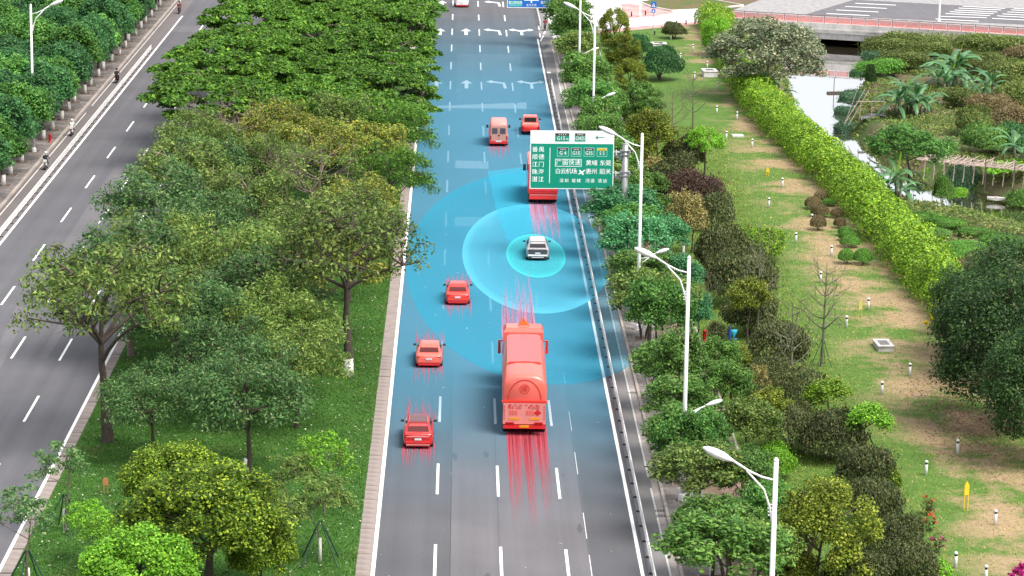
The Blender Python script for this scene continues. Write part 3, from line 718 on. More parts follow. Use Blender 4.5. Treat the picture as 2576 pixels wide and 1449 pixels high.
def box_truck():
    t = thing('box_truck', 'bright red lorry half hidden behind the big green sign', 'truck', (7.85, 254.2, 0), 0, 'cars on the road', (1.15, 1, 1.08))
    part('chassis', MB().box(-.9, .9, .1, 8.6, .55, .95), M_dark, t)
    part('cargo_box', MB().box(-1.22, 1.22, .12, 6.6, .98, 3.55), P_red, t)
    part('roof_cover', MB().box(-1.18, 1.18, .2, 6.5, 3.552, 3.62, .05), P_red2, t)
    part('cab', MB().rings([[(-1.12, 6.8, .6), (1.12, 6.8, .6), (1.12, 8.8, .6), (-1.12, 8.8, .6)], [(-1.12, 6.8, 1.7), (1.12, 6.8, 1.7), (1.12, 8.75, 1.7), (-1.12, 8.75, 1.7)], [(-1.0, 6.9, 2.75), (1.0, 6.9, 2.75), (1.0, 8.3, 2.75), (-1.0, 8.3, 2.75)]]), P_red, t)
    for i in range(4): part('door_slat', MB().box(-1.18, 1.18, .06, .118, 1.15 + i * .58, 1.25 + i * .58), P_red3, t)
    for s in (-1, 1):
        part('rear_door', MB().box(-.56, .56, .085, .118, 1.02, 3.45), P_red, t, (s * .6, 0, 0))
        part('mirror', MB().box(-.13, .13, -.06, .06, -.28, .28, .02), M_dark, t, (s * 1.36, 8.4, 1.9))
        part('tail_light', MB().box(-.16, .16, -.03, .05, .6, .74), T_lamp, t, (s * .85, .05, 0))
        for y in (1.5, 2.7, 7.9): wheel(t, s * 1.0, y, .48, .3)
    part('rear_guard', MB().box(-1.12, 1.12, .0, .09, .50, .96, .01), P_red, t)
    part('trim_strip', MB().box(-1.05, 1.05, -.012, -.001, .86, .90), M_chrome, t)
box_truck()
def tanker():
    t = thing('tanker_lorry', 'long red tank lorry with rounded rear and hazard diamond', 'truck', (4.42, 174.5, 0), math.radians(-.8), 'cars on the road', (1.2, 1.12, 1.18))
    hw = 1.22
    part('chassis', MB().box(-.95, .95, .45, 14.2, .62, 1.0), M_dark, t)
    # rounded square tank
    def sec(y, a, zl, zh):
        pts = []
        zc, hz = (zl + zh) / 2, (zh - zl) / 2
        for j in range(20):
            th = 2 * PI * (j + .5) / 20; cx, cz = math.cos(th), math.sin(th)
            pts.append((hw * a * math.copysign(abs(cx) ** .55, cx), y, zc + hz * math.copysign(abs(cz) ** .62, cz)))
        return pts
    part('tank', MB().rings([sec(.42, .93, 1.15, 3.22), sec(.50, .97, 1.08, 3.34), sec(.75, 1.0, 1.02, 3.42), sec(6.0, 1.0, 1.02, 3.42), sec(10.2, 1.0, 1.02, 3.42), sec(10.55, .9, 1.1, 3.3)]).mesh('tank', True), P_red2, t)
    part('tank_cover', MB().rings([[(x, y, z) for x, z in ((-.96, 3.36), (-.8, 3.45), (0, 3.485), (.8, 3.45), (.96, 3.36), (.8, 3.34), (0, 3.36), (-.8, 3.34))] for y in (3.4, 10.3)]), P_red, t)
    # dished end ring
    rg = MB(); N = 26
    for i in range(N):
        a0, a1 = PI * i / N, PI * (i + 1) / N
        def pt(a, r): return (.92 * r * math.cos(a), .40, 1.98 + 1.18 * r * math.sin(a))
        rg.quad(pt(a0, 1), pt(a1, 1), pt(a1, .955), pt(a0, .955))
    part('end_ring', rg, P_red3, t)
    ci = MB()
    for i in range(24):
        a0, a1 = 2 * PI * i / 24, 2 * PI * (i + 1) / 24
        def pt(a, r): return (r * math.cos(a), .395, 2.62 + r * math.sin(a))
        ci.quad(pt(a0, .27), pt(a1, .27), pt(a1, .235), pt(a0, .235))
    em = part('roundel', ci, P_red3, t); lettering('爆', .36, 0, .393, 2.62, P_red3, em)
    part('band', MB().box(-1.23, 1.23, .30, .50, 1.86, 1.97, .0), P_red, t)
    rp = part('rear_panel', MB().box(-1.16, 1.16, .26, .40, .66, 1.84, .02), P_pink, t)
    lettering('粤E GD', .24, -.52, .255, 1.60, P_red3, t); lettering('425挂', .26, .52, .255, 1.60, P_red3, t)
    for x in (-.62, .30):
        for k in range(3): part('notice', MB().box(x - .20 + k * .16, x - .08 + k * .16, .252, .262, 1.18, 1.44), P_red2, t)
    part('hazard_diamond', MB().add([(.72, .250, 1.02 + .12), (.93, .250, 1.23 + .08), (.72, .250, 1.44 + .06), (.51, .250, 1.23 + .08), (.72, .262, 1.31)], [(0, 1, 2, 3), (0, 4, 1), (1, 4, 2)]), P_red3, t)
    for x in (-.55, .55): part('reflector', MB().box(x - .27, x + .27, .245, .262, .90, 1.03), mat('reflector_amber', (.62, .26, .015), .4), t)
    for i in range(6): part('marker', MB().box(-.84 + i * .29, -.70 + i * .29, .250, .262, 1.745, 1.775), P_red3, t)
    for s in (-1, 1):
        for i in range(5): part('marker', MB().box(s * 1.08 - .02, s * 1.08 + .02, .250, .262, .92 + i * .17, 1.02 + i * .17), P_red3, t)
        part('tail_light', MB().box(-.22, .22, .12, .26, .64, .78), T_lamp, t, (s * .78, 0, 0))
        part('side_skirt', MB().box(-.03, .03, 3.2, 8.6, .55, 1.0), P_red, t, (s * 1.14, 0, 0))
        part('mirror', MB().box(-.09, .09, -.07, .07, -.40, .40, .02), P_red3, t, (s * 1.38, 12.9, 2.1))
        part('mirror_arm', MB().box(-.2, .2, -.03, .03, -.03, .03), P_red3, t, (s * 1.22, 12.95, 2.45))
        for y in (1.3, 2.5, 3.7, 9.3, 13.0): wheel(t, s * .98, y, .5, .38)
    part('rear_guard', MB().box(-1.14, 1.14, .10, .28, .44, .62, .01), P_red3, t)
    part('number_plate', MB().box(-.26, .26, .08, .12, .50, .64), MATS['reflector_amber'], t)
    part('cab', MB().rings([[(-1.22, 11.4, .55), (1.22, 11.4, .55), (1.22, 13.9, .55), (-1.22, 13.9, .55)], [(-1.22, 11.4, 1.9), (1.22, 11.4, 1.9), (1.22, 13.9, 1.9), (-1.22, 13.9, 1.9)],
                             [(-1.15, 11.45, 3.3), (1.15, 11.45, 3.3), (1.15, 13.6, 3.2), (-1.15, 13.6, 3.2)], [(-1.0, 11.6, 3.55), (1.0, 11.6, 3.55), (1.0, 13.2, 3.45), (-1.0, 13.2, 3.45)]]), P_red2, t)
    part('roof_marker', MB().add([(-.34, 12.2, 3.56), (.34, 12.2, 3.56), (.0, 12.2, 4.0), (-.34, 12.35, 3.56), (.34, 12.35, 3.56), (.0, 12.35, 4.0)], [(0, 1, 2), (3, 5, 4), (0, 2, 5, 3), (1, 4, 5, 2)]), mat('marker_orange', (.5, .14, .03), .5), t)
tanker()

# overlay motion trails before and behind the red vehicles, drawn as flat coloured strips
M_streak = overlaymat('streak_red', (.56, .060, .085), .7, attr=True)
M_streak_p = overlaymat('streak_pink', (.56, .22, .34), .7, attr=True)
def streaks(label, x0, x1, y0, y1, n_, seed, strength=.8, m=M_streak, wmax=.10, z=.044):
    r = random.Random(seed); v = []; f = []; fd = []
    for i in range(n_):
        x = x0 + (x1 - x0) * (i + r.uniform(.1, .9)) / n_; w = r.uniform(.025, wmax); ln = r.uniform(.45, 1.0); dr = r.uniform(-.05, .05)
        K = 5
        for k in range(K + 1):
            s = k / K; y = y0 + (y1 - y0) * ln * s; ww = w * (1 - .75 * s)
            v += [(x + dr * s - ww, y, z), (x + dr * s + ww, y, z)]; a = strength * (1 - s) ** .8 * r.uniform(.85, 1) * min(1, .25 + s * 3.5); fd += [a, a]
            if k: b0 = len(v) - 4; f.append((b0, b0 + 1, b0 + 3, b0 + 2))
    me = bpy.data.meshes.new('streaks'); me.from_pydata(v, [], f); at = me.attributes.new('fade', 'FLOAT', 'POINT'); at.data.foreach_set('value', fd)
    o = part('motion_trails', me, m); tag(o, label, 'overlay graphic')
streaks('long red motion trail graphics behind the tank lorry', 3.35, 5.9, 178, 153, 46, 1, .75, M_streak, .10)
streaks('pink motion trail graphics ahead of the tank lorry', 3.4, 5.95, 197, 228, 40, 2, .9, M_streak_p, .12)
streaks('red motion trail graphics between the lorry behind the sign and white crossover', 6.6, 9.1, 256.5, 232, 26, 3, .85, M_streak_p, .13)
for nm, cx, y0, L, s in (('red saloon under the branches', .02, 212.2, 4.7, 4), ('coral red saloon', -1.98, 192.3, 4.7, 5), ('scarlet car nearest the camera', -2.42, 171.3, 4.6, 6), ('pale red minibus', 4.12, 286, 5.4, 7)):
    streaks('short red motion trail graphics behind the ' + nm, cx - 1.05, cx + 1.05, y0 + 2, y0 - (6 if s != 7 else 10), 15, s, .8, M_streak, .07)
    streaks('short red motion trail graphics ahead of the ' + nm, cx - 1.05, cx + 1.05, y0 + L + 2.5, y0 + L + 9, 14, s + 20, .6, M_streak, .07)

# ------------------------------------------------------------------ riders
def skin_mesh(joints, edges, radii, name):
    me = bpy.data.meshes.new(name); me.from_pydata(joints, edges, [])
    o = bpy.data.objects.new(name, me); COL.objects.link(o)
    md = o.modifiers.new('skin', 'SKIN'); md.use_smooth_shade = True
    for i, r in enumerate(radii):
        me.skin_vertices[0].data[i].radius = r if hasattr(r, '__len__') else (r, r)
    me.skin_vertices[0].data[0].use_root = True
    s2 = o.modifiers.new('sub', 'SUBSURF'); s2.levels = 1; s2.render_levels = 1
    bpy.context.view_layer.update()
    out = bpy.data.meshes.new_from_object(o.evaluated_get(bpy.context.evaluated_depsgraph_get()))
    bpy.data.objects.remove(o)
    out.shade_smooth()
    return out
J = [(0, 0, .82), (0, .06, 1.05), (0, .12, 1.30), (0, .16, 1.44), (0, .20, 1.54),
     (-.20, .14, 1.36), (-.30, .34, 1.14), (-.27, .58, 1.06), (.20, .14, 1.36), (.30, .34, 1.14), (.27, .58, 1.06),
     (-.12, .02, .80), (-.20, .42, .70), (-.17, .36, .34), (-.17, .48, .30), (.12, .02, .80), (.20, .42, .70), (.17, .36, .34), (.17, .48, .30)]
ED = [(0, 1), (1, 2), (2, 3), (3, 4), (2, 5), (5, 6), (6, 7), (2, 8), (8, 9), (9, 10), (0, 11), (11, 12), (12, 13), (13, 14), (0, 15), (15, 16), (16, 17), (17, 18)]
RR = [(.16, .13), (.15, .12), (.18, .12), .07, .065, .075, .055, .042, .075, .055, .042, .10, .075, .055, .05, .10, .075, .055, .05]
RIDER = skin_mesh(J, ED, RR, 'rider_body')
def cloth(name, c): return mat(name, c, .85, var=.15, scale=4)
def scooter(lab_s, lab_p, loc, coat, trouser, helmet, bodyc, shield=False):
    t = thing('motor_scooter', lab_s, 'scooter', (loc[0], loc[1], 0), 0, 'scooters on the cycle lanes')
    for y in (.05, 1.28):
        o = bpy.data.objects.new('wheel', None); COL.objects.link(o); o.parent = t; o.location = (0, y, .27)
        part('tyre', MB().wheel((0, 0, 0), .27, .12).mesh('tyre'), M_black, o); part('rim', MB().wheel((0, 0, 0), .16, .13, 10).mesh('rim'), M_rim, o)
    part('rear_body', MB().rings([[(-w, y, z0), (w, y, z0), (w * .8, y, z1), (-w * .8, y, z1)] for y, w, z0, z1 in ((-.22, .08, .55, .70), (.0, .15, .40, .74), (.45, .15, .28, .72), (.6, .12, .25, .45))]).mesh('b', True), bodyc, t)
    part('seat', MB().box(-.14, .14, -.12, .52, .74, .82, .03), M_black, t)
    part('footboard', MB().box(-.15, .15, .5, 1.0, .25, .31), bodyc, t)
    part('front_shield', MB().rings([[(-.20, 1.0, .28), (.20, 1.0, .28), (.17, 1.1, .28), (-.17, 1.1, .28)], [(-.22, .98, .75), (.22, .98, .75), (.15, 1.1, .75), (-.15, 1.1, .75)], [(-.10, .92, 1.0), (.10, .92, 1.0), (.08, 1.0, 1.0), (-.08, 1.0, 1.0)]]), bodyc, t)
    part('fork', MB().tube([(0, 1.02, .75), (0, 1.28, .27)], .035), M_galv, t)
    part('handlebar', MB().tube([(-.33, .80, 1.03), (0, .92, 1.04), (.33, .80, 1.03)], .022), M_dark, t)
    part('tail_box', MB().box(-.17, .17, -.32, -.02, .83, 1.05, .03), bodyc, t)
    part('rear_light', MB().box(-.07, .07, -.26, -.22, .60, .67), T_lamp, t)
    p = thing('person', lab_p, 'person', (loc[0], loc[1] + .25, 0), 0, 'riders on scooters')
    bodyme = RIDER.copy(); bodyme.materials.clear(); bodyme.materials.append(coat); bodyme.materials.append(trouser); bodyme.materials.append(mat('skin', (.38, .22, .16), .6))
    mi = []
    for pg in bodyme.polygons:
        ctr = pg.center
        mi.append(2 if (ctr.y > .52 and ctr.z > .95) or ctr.z > 1.46 else (1 if ctr.z < .86 else 0))
    bodyme.polygons.foreach_set('material_index', mi)
    part('body', bodyme, None, p)
    part('head', MB().lathe([(.03, -.12), (.075, -.08), (.09, 0), (.085, .06), (.04, .11)], 10, (0, .22, 1.62)).mesh('head', True), mat('skin', (.38, .22, .16), .6), p)
    part('helmet', MB().lathe([(.125, -.05), (.140, 0), (.135, .07), (.095, .13), (.02, .155)], 12, (0, .20, 1.64)).mesh('helmet', True), helmet, p)
    return t
K_navy = cloth('cloth_navy', (.012, .016, .03)); K_black = cloth('cloth_black', (.012, .012, .014)); K_white = cloth('cloth_white', (.55, .55, .55)); K_red = cloth('cloth_maroon', (.16, .015, .02)); K_grey = cloth('cloth_grey', (.08, .08, .085))
H_white = mat('helmet_white', (.7, .7, .7), .3); H_black = mat('helmet_black', (.012, .012, .014), .3)
for (px, py), cs, ct, h, bc, ls, lp in (
        ((114, 428), K_navy, K_black, H_white, K_white, 'white tailed scooter nearest the camera on the left cycle lane', 'rider in navy jacket and white helmet on the nearest left scooter'),
        ((180, 343), K_white, K_grey, H_white, K_white, 'white scooter beside the left kerb near a red hydrant', 'rider dressed in white with white helmet on a white scooter'),
        ((293, 210), K_black, K_black, H_black, K_black, 'black scooter halfway up the left cycle lane', 'rider all in black, hunched on a black scooter'),
        ((450, 35), K_red, K_grey, H_black, K_grey, 'small dark scooter far up the left cycle lane', 'farthest rider on the left lane, in a dark red top'),
        ((1371, 78), K_red, K_white, H_black, K_grey, 'scooter alone on the right cycle lane', 'rider in a red vest and black helmet on the right lane')):
    scooter(ls, lp, gy(px, py), cs, ct, h, bc)

# ------------------------------------------------------------------ railings between road and cycle lane
def barrier(label, x, y0, y1, gaps, side):
    t = thing('traffic_barrier', label, 'railing', (x, y0, 0))
    pm = MB().box(-.035, .035, -.035, .035, 0, .72).mesh('post'); pm.materials.append(M_white_metal)
    fm = MB().box(-.05 - (.15 if side < 0 else 0), .05 + (.15 if side > 0 else 0), -.08, .08, 0, .08, .02).mesh('foot'); fm.materials.append(M_black)
    y = y0; prev = None
    while y <= y1:
        part('post', pm, None, t, (0, y - y0, 0)); part('foot', fm, None, t, (0, y - y0, .006)); y += 2.9
    for z in (.24, .42, .60, .72):
        part('rail', MB().box(-.03, .03, 0, y1 - y0, z - (.035 if z < .7 else .02), z + .035), M_white_metal, t)
barrier('low white railing between road and right cycle lane', 10.95, 138, 330, None, -1)
barrier('low white railing between road and left cycle lane', -39.62, 205, 356, None, 1)
barrier('short white railing at the junction beyond the cycle lane opening', 11.1, 384, 430, None, -1)

# ------------------------------------------------------------------ street lamps
def lamp_meshes():
    hd = MB(); R = []
    for s, w, h in ((0, .05, .05), (.2, .12, .10), (.55, .22, .19), (.95, .25, .20), (1.3, .20, .15), (1.52, .05, .05)):
        R.append([(-s, w * math.cos(2 * PI * j / 10), h * math.sin(2 * PI * j / 10)) for j in range(10)])
    hd.rings(R)
    return hd.mesh('lamp_head', True)
LH = lamp_meshes(); LH.materials.append(M_white_metal)
def street_lamp(label, x, y, H=15.0, side=-1, low=True, grp='street lamps'):
    t = thing('street_lamp', label, 'street lamp', (x, y, 0), 0 if side < 0 else PI, grp)
    part('pole', MB().tube([(0, 0, 0), (0, 0, H * .4), (0, 0, H)], [.15, .13, .105], 10).mesh('pole', True), M_white_metal, t)
    part('base_plinth', MB().lathe([(.24, 0), (.24, .5), (.17, .6)], 10), M_white_metal, t)
    part('access_door', MB().box(-.07, .07, -.165, -.12, .9, 1.4), M_galv, t)
    part('cap', MB().lathe([(.11, 0), (.12, .06), (.05, .16)], 10, (0, 0, H)), M_white_metal, t)
    zt = H - .95
    part('arm', MB().tube([(-.1, 0, zt + .1), (-.6, 0, zt + .22), (-1.2, 0, zt + .50), (-1.9, 0, zt + .95)], [.05, .05, .05, .06], 8).mesh('arm', True), M_white_metal, t)
    part('brace', MB().tube([(-.1, 0, zt - 1.9), (-.2, 0, zt - 1.2), (-.5, 0, zt - .35), (-1.3, 0, zt + .52)], .045, 8).mesh('brace', True), M_white_metal, t)
    for k in range(4): part('bracket', MB().box(-.28 - k * .012, -.1, -.025, .025, zt - 1.55 + k * .16, zt - 1.50 + k * .16), M_white_metal, t)
    h = part('lamp_head', LH, None, t, (-1.85, 0, zt + .93)); h.rotation_euler = (0, math.radians(24), 0)
    if low:
        zl = 5.6
        part('arm', MB().tube([(.1, 0, zl), (.6, 0, zl + .12), (1.3, 0, zl + .45)], .04, 8).mesh('arm', True), M_white_metal, t)
        part('brace', MB().tube([(.1, 0, zl - .7), (.25, 0, zl - .3), (.9, 0, zl + .25)], .035, 8).mesh('brace', True), M_white_metal, t)
        h = part('lamp_head', LH, None, t, (1.2, 0, zl + .42), PI, .72); h.rotation_euler = (0, math.radians(20), PI)
for (px, py), lb in (((1952, 1160), 'tall white street lamp nearest the camera at the lower right'), ((1733, 650), 'tall white street lamp beyond the nearest one on the right'),
                     ((1615, 340), 'tall white street lamp just right of the big green sign'), ((1497, 22), 'tall white twin arm street lamp behind the green sign'), ((1461, -70), 'farthest white lamp pole on the right pavement')):
    p = G(px, py, 15.0); street_lamp(lb, p.x, p.y)
p = G(77, 14, 15.0); street_lamp('tall white street lamp rising from the left pavement trees', p.x, p.y, side=1, low=False)
def plain_pole(label, px, py, H, r=.16):
    p = G(px, py); t = thing('lamp_pole', label, 'lamp pole', (p.x, p.y, 0))
    part('pole', MB().tube([(0, 0, 0), (0, 0, H)], [r, r * .75], 10), M_white_metal, t); part('base_plinth', MB().lathe([(r * 1.7, 0), (r * 1.7, .3), (r * 1.1, .4)], 10), M_white_metal, t)
plain_pole('white lamp pole standing on the bridge by the crossing', 2361, 54, 10)
plain_pole('white lamp pole on the plaza left of the blue sign', 1609, 42, 10)

# ------------------------------------------------------------------ road signs
S_green = mat('sign_green', (.0, .235, .150), .45, var=.04, scale=1); S_white = mat('sign_white', (.78, .79, .79), .45, var=.03)
S_blue = mat('sign_blue', (.012, .135, .52), .45, var=.04); S_teal = mat('sign_teal', (.10, .42, .42), .45, var=.05); S_maroon = mat('sign_maroon', (.085, .012, .025), .5); S_yellow = mat('sign_yellow', (.72, .48, .02), .5); S_dgreen = mat('sign_dark_green', (.01, .20, .12), .5)
def frame(x0, x1, z0, z1, w, y, parent, m=None):
    b = MB()
    for a in ((x0, x1, z0, z0 + w), (x0, x1, z1 - w, z1), (x0, x0 + w, z0 + w, z1 - w), (x1 - w, x1, z0 + w, z1 - w)): b.box(a[0], a[1], y - .006, y, a[2], a[3])
    return part('border', b, m or S_white, parent)
def shield(txt, x0, x1, z0, z1, band, y, parent, tsize, sq, sub=None):
    o = part('shield', MB().box(x0, x1, y - .004, y, z0, z1), S_green, parent)
    part('band', MB().box(x0 + .02, x1 - .02, y - .009, y - .005, z1 - (z1 - z0) * .28, z1 - .02), band, o)
    frame(x0 - .025, x1 + .025, z0 - .025, z1 + .025, .025, y - .003, o, mat('sign_border_mint', (.45, .75, .68), .5))
    nd = 4 if band is S_maroon else 3
    for i in range(nd): part('dot', MB().box(x0 + (x1 - x0) * (.28 + .46 * i / (nd - 1)) - .035, x0 + (x1 - x0) * (.28 + .46 * i / (nd - 1)) + .035, y - .013, y - .010, z1 - (z1 - z0) * .17 - .03, z1 - (z1 - z0) * .17 + .03), S_white if nd == 4 else S_maroon, o)
    lettering(txt, tsize, (x0 + x1) / 2 - (.10 if sub else 0), y - .012, z0 + (z1 - z0) * .36, S_white, o, sq)
    if sub: lettering(sub, tsize * .55, x1 - .17, y - .012, z0 + (z1 - z0) * .27, S_white, o, .8)
def big_sign():
    YS = 231.0
    tl_, br_ = G(1331, 333, 10.8), G(1541, 480, 5.9)
    bx = G(1573, 640)
    t = thing('road_sign', 'large green and white direction sign on a grey cantilever post', 'road sign', (14.0, YS, 0), math.radians(1.2))
    W, Hs = 7.05, 4.98
    x1 = -.98; x0 = x1 - W; z0 = 5.95; z1 = z0 + Hs
    yf = -.30
    part('post', MB().tube([(.0, 0, 0), (0, 0, 4.5), (0, 0, 9.75)], [.30, .28, .25], 12).mesh('post', True), M_galv, t)
    part('post_cap', MB().lathe([(.26, 0), (.24, .06), (.05, .1)], 12, (0, 0, 9.75)), M_galv, t)
    part('post_base', MB().lathe([(.55, 0), (.55, .06), (.34, .10), (.32, .6)], 12), M_galv, t)
    for z in (9.05, 7.25):
        part('cantilever_arm', MB().tube([(.45, 0, z), (-.8, 0, z + .02), (x0 + 1.0, 0, z + .05)], [.13, .12, .09], 8), M_galv, t)
        part('flange', MB().box(-.42, .42, -.32, .32, z - .20, z - .15), M_galv, t); part('flange', MB().box(-.42, .42, -.32, .32, z + .15, z + .20), M_galv, t)
        part('gusset', MB().add([(-.3, .02, z - .2), (-.3, .02, z - .65), (-1.3, .02, z - .16), (-.3, -.02, z - .2), (-.3, -.02, z - .65), (-1.3, -.02, z - .16)], [(0, 1, 2), (3, 5, 4), (0, 3, 4, 1), (1, 4, 5, 2), (0, 2, 5, 3)]), M_galv, t)
        part('clamp', MB().box(-.80, -.74, -.16, .16, z - .2, z + .2), M_white_metal, t)
    for k in range(4): part('stiffener', MB().box(x0 + .7 + k * 1.85, x0 + .8 + k * 1.85, yf + .03, yf + .16, z0 + .1, z1 - .1), M_galv, t)
    board = part('board', MB().box(x0, x1, yf, yf + .025, z0, z1), S_white, t)
    gh = z0 + Hs * .775
    field = part('green_field', MB().box(x0 + .07, x1 - .07, yf - .006, yf - .001, z0 + .07, gh), S_green, t)
    y = yf - .008
    # picture coordinates of the sign: u across 0..1, v down 0..1
    X = lambda u: x0 + u * W
    Z = lambda v: z1 - v * Hs
    shield('G15', X(.295), X(.463), Z(.185), Z(.045), S_maroon, yf - .004, t, .44, .95, '08')
    shield('G0425', X(.53), X(.655), Z(.185), Z(.045), S_maroon, yf - .004, t, .46, .62)
    part('arrow', MB().poly([(X(.77), y, Z(.115)), (X(.81), y, Z(.075)), (X(.80), y, Z(.108)), (X(.88), y, Z(.108)), (X(.88), y, Z(.122)), (X(.80), y, Z(.122)), (X(.81), y, Z(.155))]), mat('sign_arrow', (.03, .22, .14), .5), t)
    for i, (a, c2) in enumerate(('番禺', '顺德', '江门', '珠海', '湛江')):
        v = .33 + i * .128
        for ch, u in ((a, .058), (c2, .135)): lettering(ch, .50, X(u), y, Z(v), S_white, t)
    part('divider', MB().box(X(.232), X(.240), yf - .012, yf - .007, Z(.90), Z(.29)), S_white, t)
    for tx, u0, u1, bandm, sq in (('G 4', .325, .455, S_maroon, .9), ('G15', .492, .605, S_maroon, .85), ('G35', .645, .76, S_maroon, .85), ('S 5', .80, .915, S_yellow, .85)):
        shield(tx, X(u0), X(u1), Z(.435), Z(.295), bandm, yf - .008, t, .43, sq)
    frame(X(.30), X(.615), Z(.615), Z(.485), .045, yf - .008, t)
    for i, ch in enumerate('广园快速'): lettering(ch, .50, X(.345 + i * .075), y, Z(.55), S_white, t)
    for ch, u in (('黄', .70), ('埔', .77), ('东', .865), ('莞', .935)): lettering(ch, .50, X(u), y, Z(.555), S_white, t)
    for ch, u in (('白', .335), ('云', .40), ('机', .465), ('场', .53), ('惠', .70), ('州', .77), ('韶', .865), ('关', .935)): lettering(ch, .50, X(u), y, Z(.70), S_white, t)
    part('aircraft_symbol', MB().poly([(X(.575), y, Z(.735)), (X(.60), y, Z(.715)), (X(.585), y, Z(.675)), (X(.60), y, Z(.668)), (X(.622), y, Z(.70)), (X(.65), y, Z(.668)), (X(.662), y, Z(.672)), (X(.655), y, Z(.688)), (X(.635), y, Z(.71)), (X(.645), y, Z(.755)), (X(.632), y, Z(.758)), (X(.613), y, Z(.728)), (X(.598), y, Z(.742)), (X(.596), y, Z(.755))]), S_white, t)
    for ch, u in (('深', .38), ('圳', .44), ('增', .525), ('城', .585), ('河', .69), ('源', .75), ('清', .84), ('远', .90)): lettering(ch, .36, X(u), y, Z(.86), S_white, t)
big_sign()
def gantry_sign():
    a = G(1418, 120)
    t = thing('road_sign', 'blue crossroads direction sign over the road at the top edge', 'road sign', (14.6, 364, 0))
    part('post', MB().tube([(0, 0, 0), (0, 0, 10.5)], [.2, .16], 10), M_white_metal, t)
    part('beam', MB().tube([(.2, 0, 6.6), (-12.5, 0, 6.75)], [.13, .10], 8), M_white_metal, t)
    part('beam', MB().tube([(.2, 0, 9.3), (-12.5, 0, 9.4)], [.13, .10], 8), M_white_metal, t)
    s = 19.0
    W = 6.35; x0 = -8.5; x1 = x0 + W; z0 = 5.15; z1 = z0 + 4.6; yf = -.25
    part('board', MB().box(x0, x1, yf, yf + .03, z0, z1), S_white, t)
    part('blue_field', MB().box(x0 + .09, x1 - .09, yf - .006, yf - .001, z0 + .09, z1 - .09), S_blue, t)
    part('road_symbol', MB().box(x0 + W * .35, x0 + W * .65, yf - .012, yf - .008, z0 + .95, z0 + 1.13), S_white, t)
    part('road_symbol', MB().box(x0 + W * .485, x0 + W * .515, yf - .018, yf - .013, z0 + .65, z0 + 3.0), S_white, t)
    part('teal_panel', MB().box(x0 + .2, x0 + W * .31, yf - .012, yf - .008, z0 + .2, z0 + .92), S_teal, t)
    lettering('第二环高速', .36, x0 + W * .17, yf - .016, z0 + .66, S_white, t); lettering('Huanzhen Rd', .24, x0 + W * .17, yf - .016, z0 + 1.15, S_white, t)
    lettering('金利大道', .46, x0 + W * .83, yf - .016, z0 + .72, S_white, t); lettering('Jinli Avenue', .22, x0 + W * .83, yf - .016, z0 + .30, S_white, t)
    lettering('金沙大道', .34, x0 + W * .5, yf - .016, z0 + .36, S_white, t)
    x2 = -2.0; w2 = 1.35
    part('board', MB().box(x2, x2 + w2, yf, yf + .03, z0 - .15, z0 + 3.6), S_white, t)
    part('green_field', MB().box(x2 + .06, x2 + w2 - .06, yf - .006, yf - .001, z0 - .09, z0 + 3.54), S_green, t)
    for i, tx in enumerate(('佛山 ←', '广三高速', '佛开高速')): lettering(tx, .27, x2 + w2 / 2, yf - .012, z0 + .22 + i * .48, S_white, t)
    part('post_sleeve', MB().box(-.25, .25, -.22, .22, 2.4, 5.0), S_dgreen, t); part('post_stripe', MB().box(-.25, -.15, -.235, -.222, 2.4, 5.0), S_teal, t)
gantry_sign()
def ped_sign():
    p = G(1642, 75); t = thing('pedestrian_sign', 'blue square pedestrian crossing sign on the pale plaza', 'road sign', (p.x, p.y, 0))
    part('post', MB().tube([(0, 0, 0), (0, 0, 3.9)], .045, 8), M_galv, t)
    part('board', MB().box(-.38, .38, -.08, -.05, 3.0, 3.9), S_blue, t)
    part('triangle', MB().poly([(-.26, -.086, 3.15), (.26, -.086, 3.15), (0, -.086, 3.72)]), S_white, t)
    part('walking_figure', MB().poly([(-.05, -.092, 3.18), (.07, -.092, 3.18), (.05, -.092, 3.5), (0, -.092, 3.58), (-.04, -.092, 3.45)]), S_blue, t)
    part('lower_board', MB().box(-.26, .26, -.08, -.05, 2.35, 2.85), S_blue, t)
    part('lower_symbol', MB().poly([(-.12, -.086, 2.45), (.02, -.086, 2.42), (.1, -.086, 2.6), (.02, -.086, 2.75), (-.08, -.086, 2.7)]), S_white, t)
ped_sign()
for i, (px, py) in enumerate(((1588, 42), (1623, 39), (1646, 90), (1701, 66), (1725, 64), (1748, 61))):
    p = G(px, py); t = thing('bollard', 'dark bollard on the plaza footway, %s from the left' % nth(i), 'bollard', (p.x, p.y, 0), 0, 'plaza bollards')
    part('shaft', MB().lathe([(.11, 0), (.09, .6), (.10, .66)], 8), M_dark, t); part('cap', MB().lathe([(.11, 0), (.11, .1), (.02, .18)], 8, (0, 0, .662)), M_galv, t)

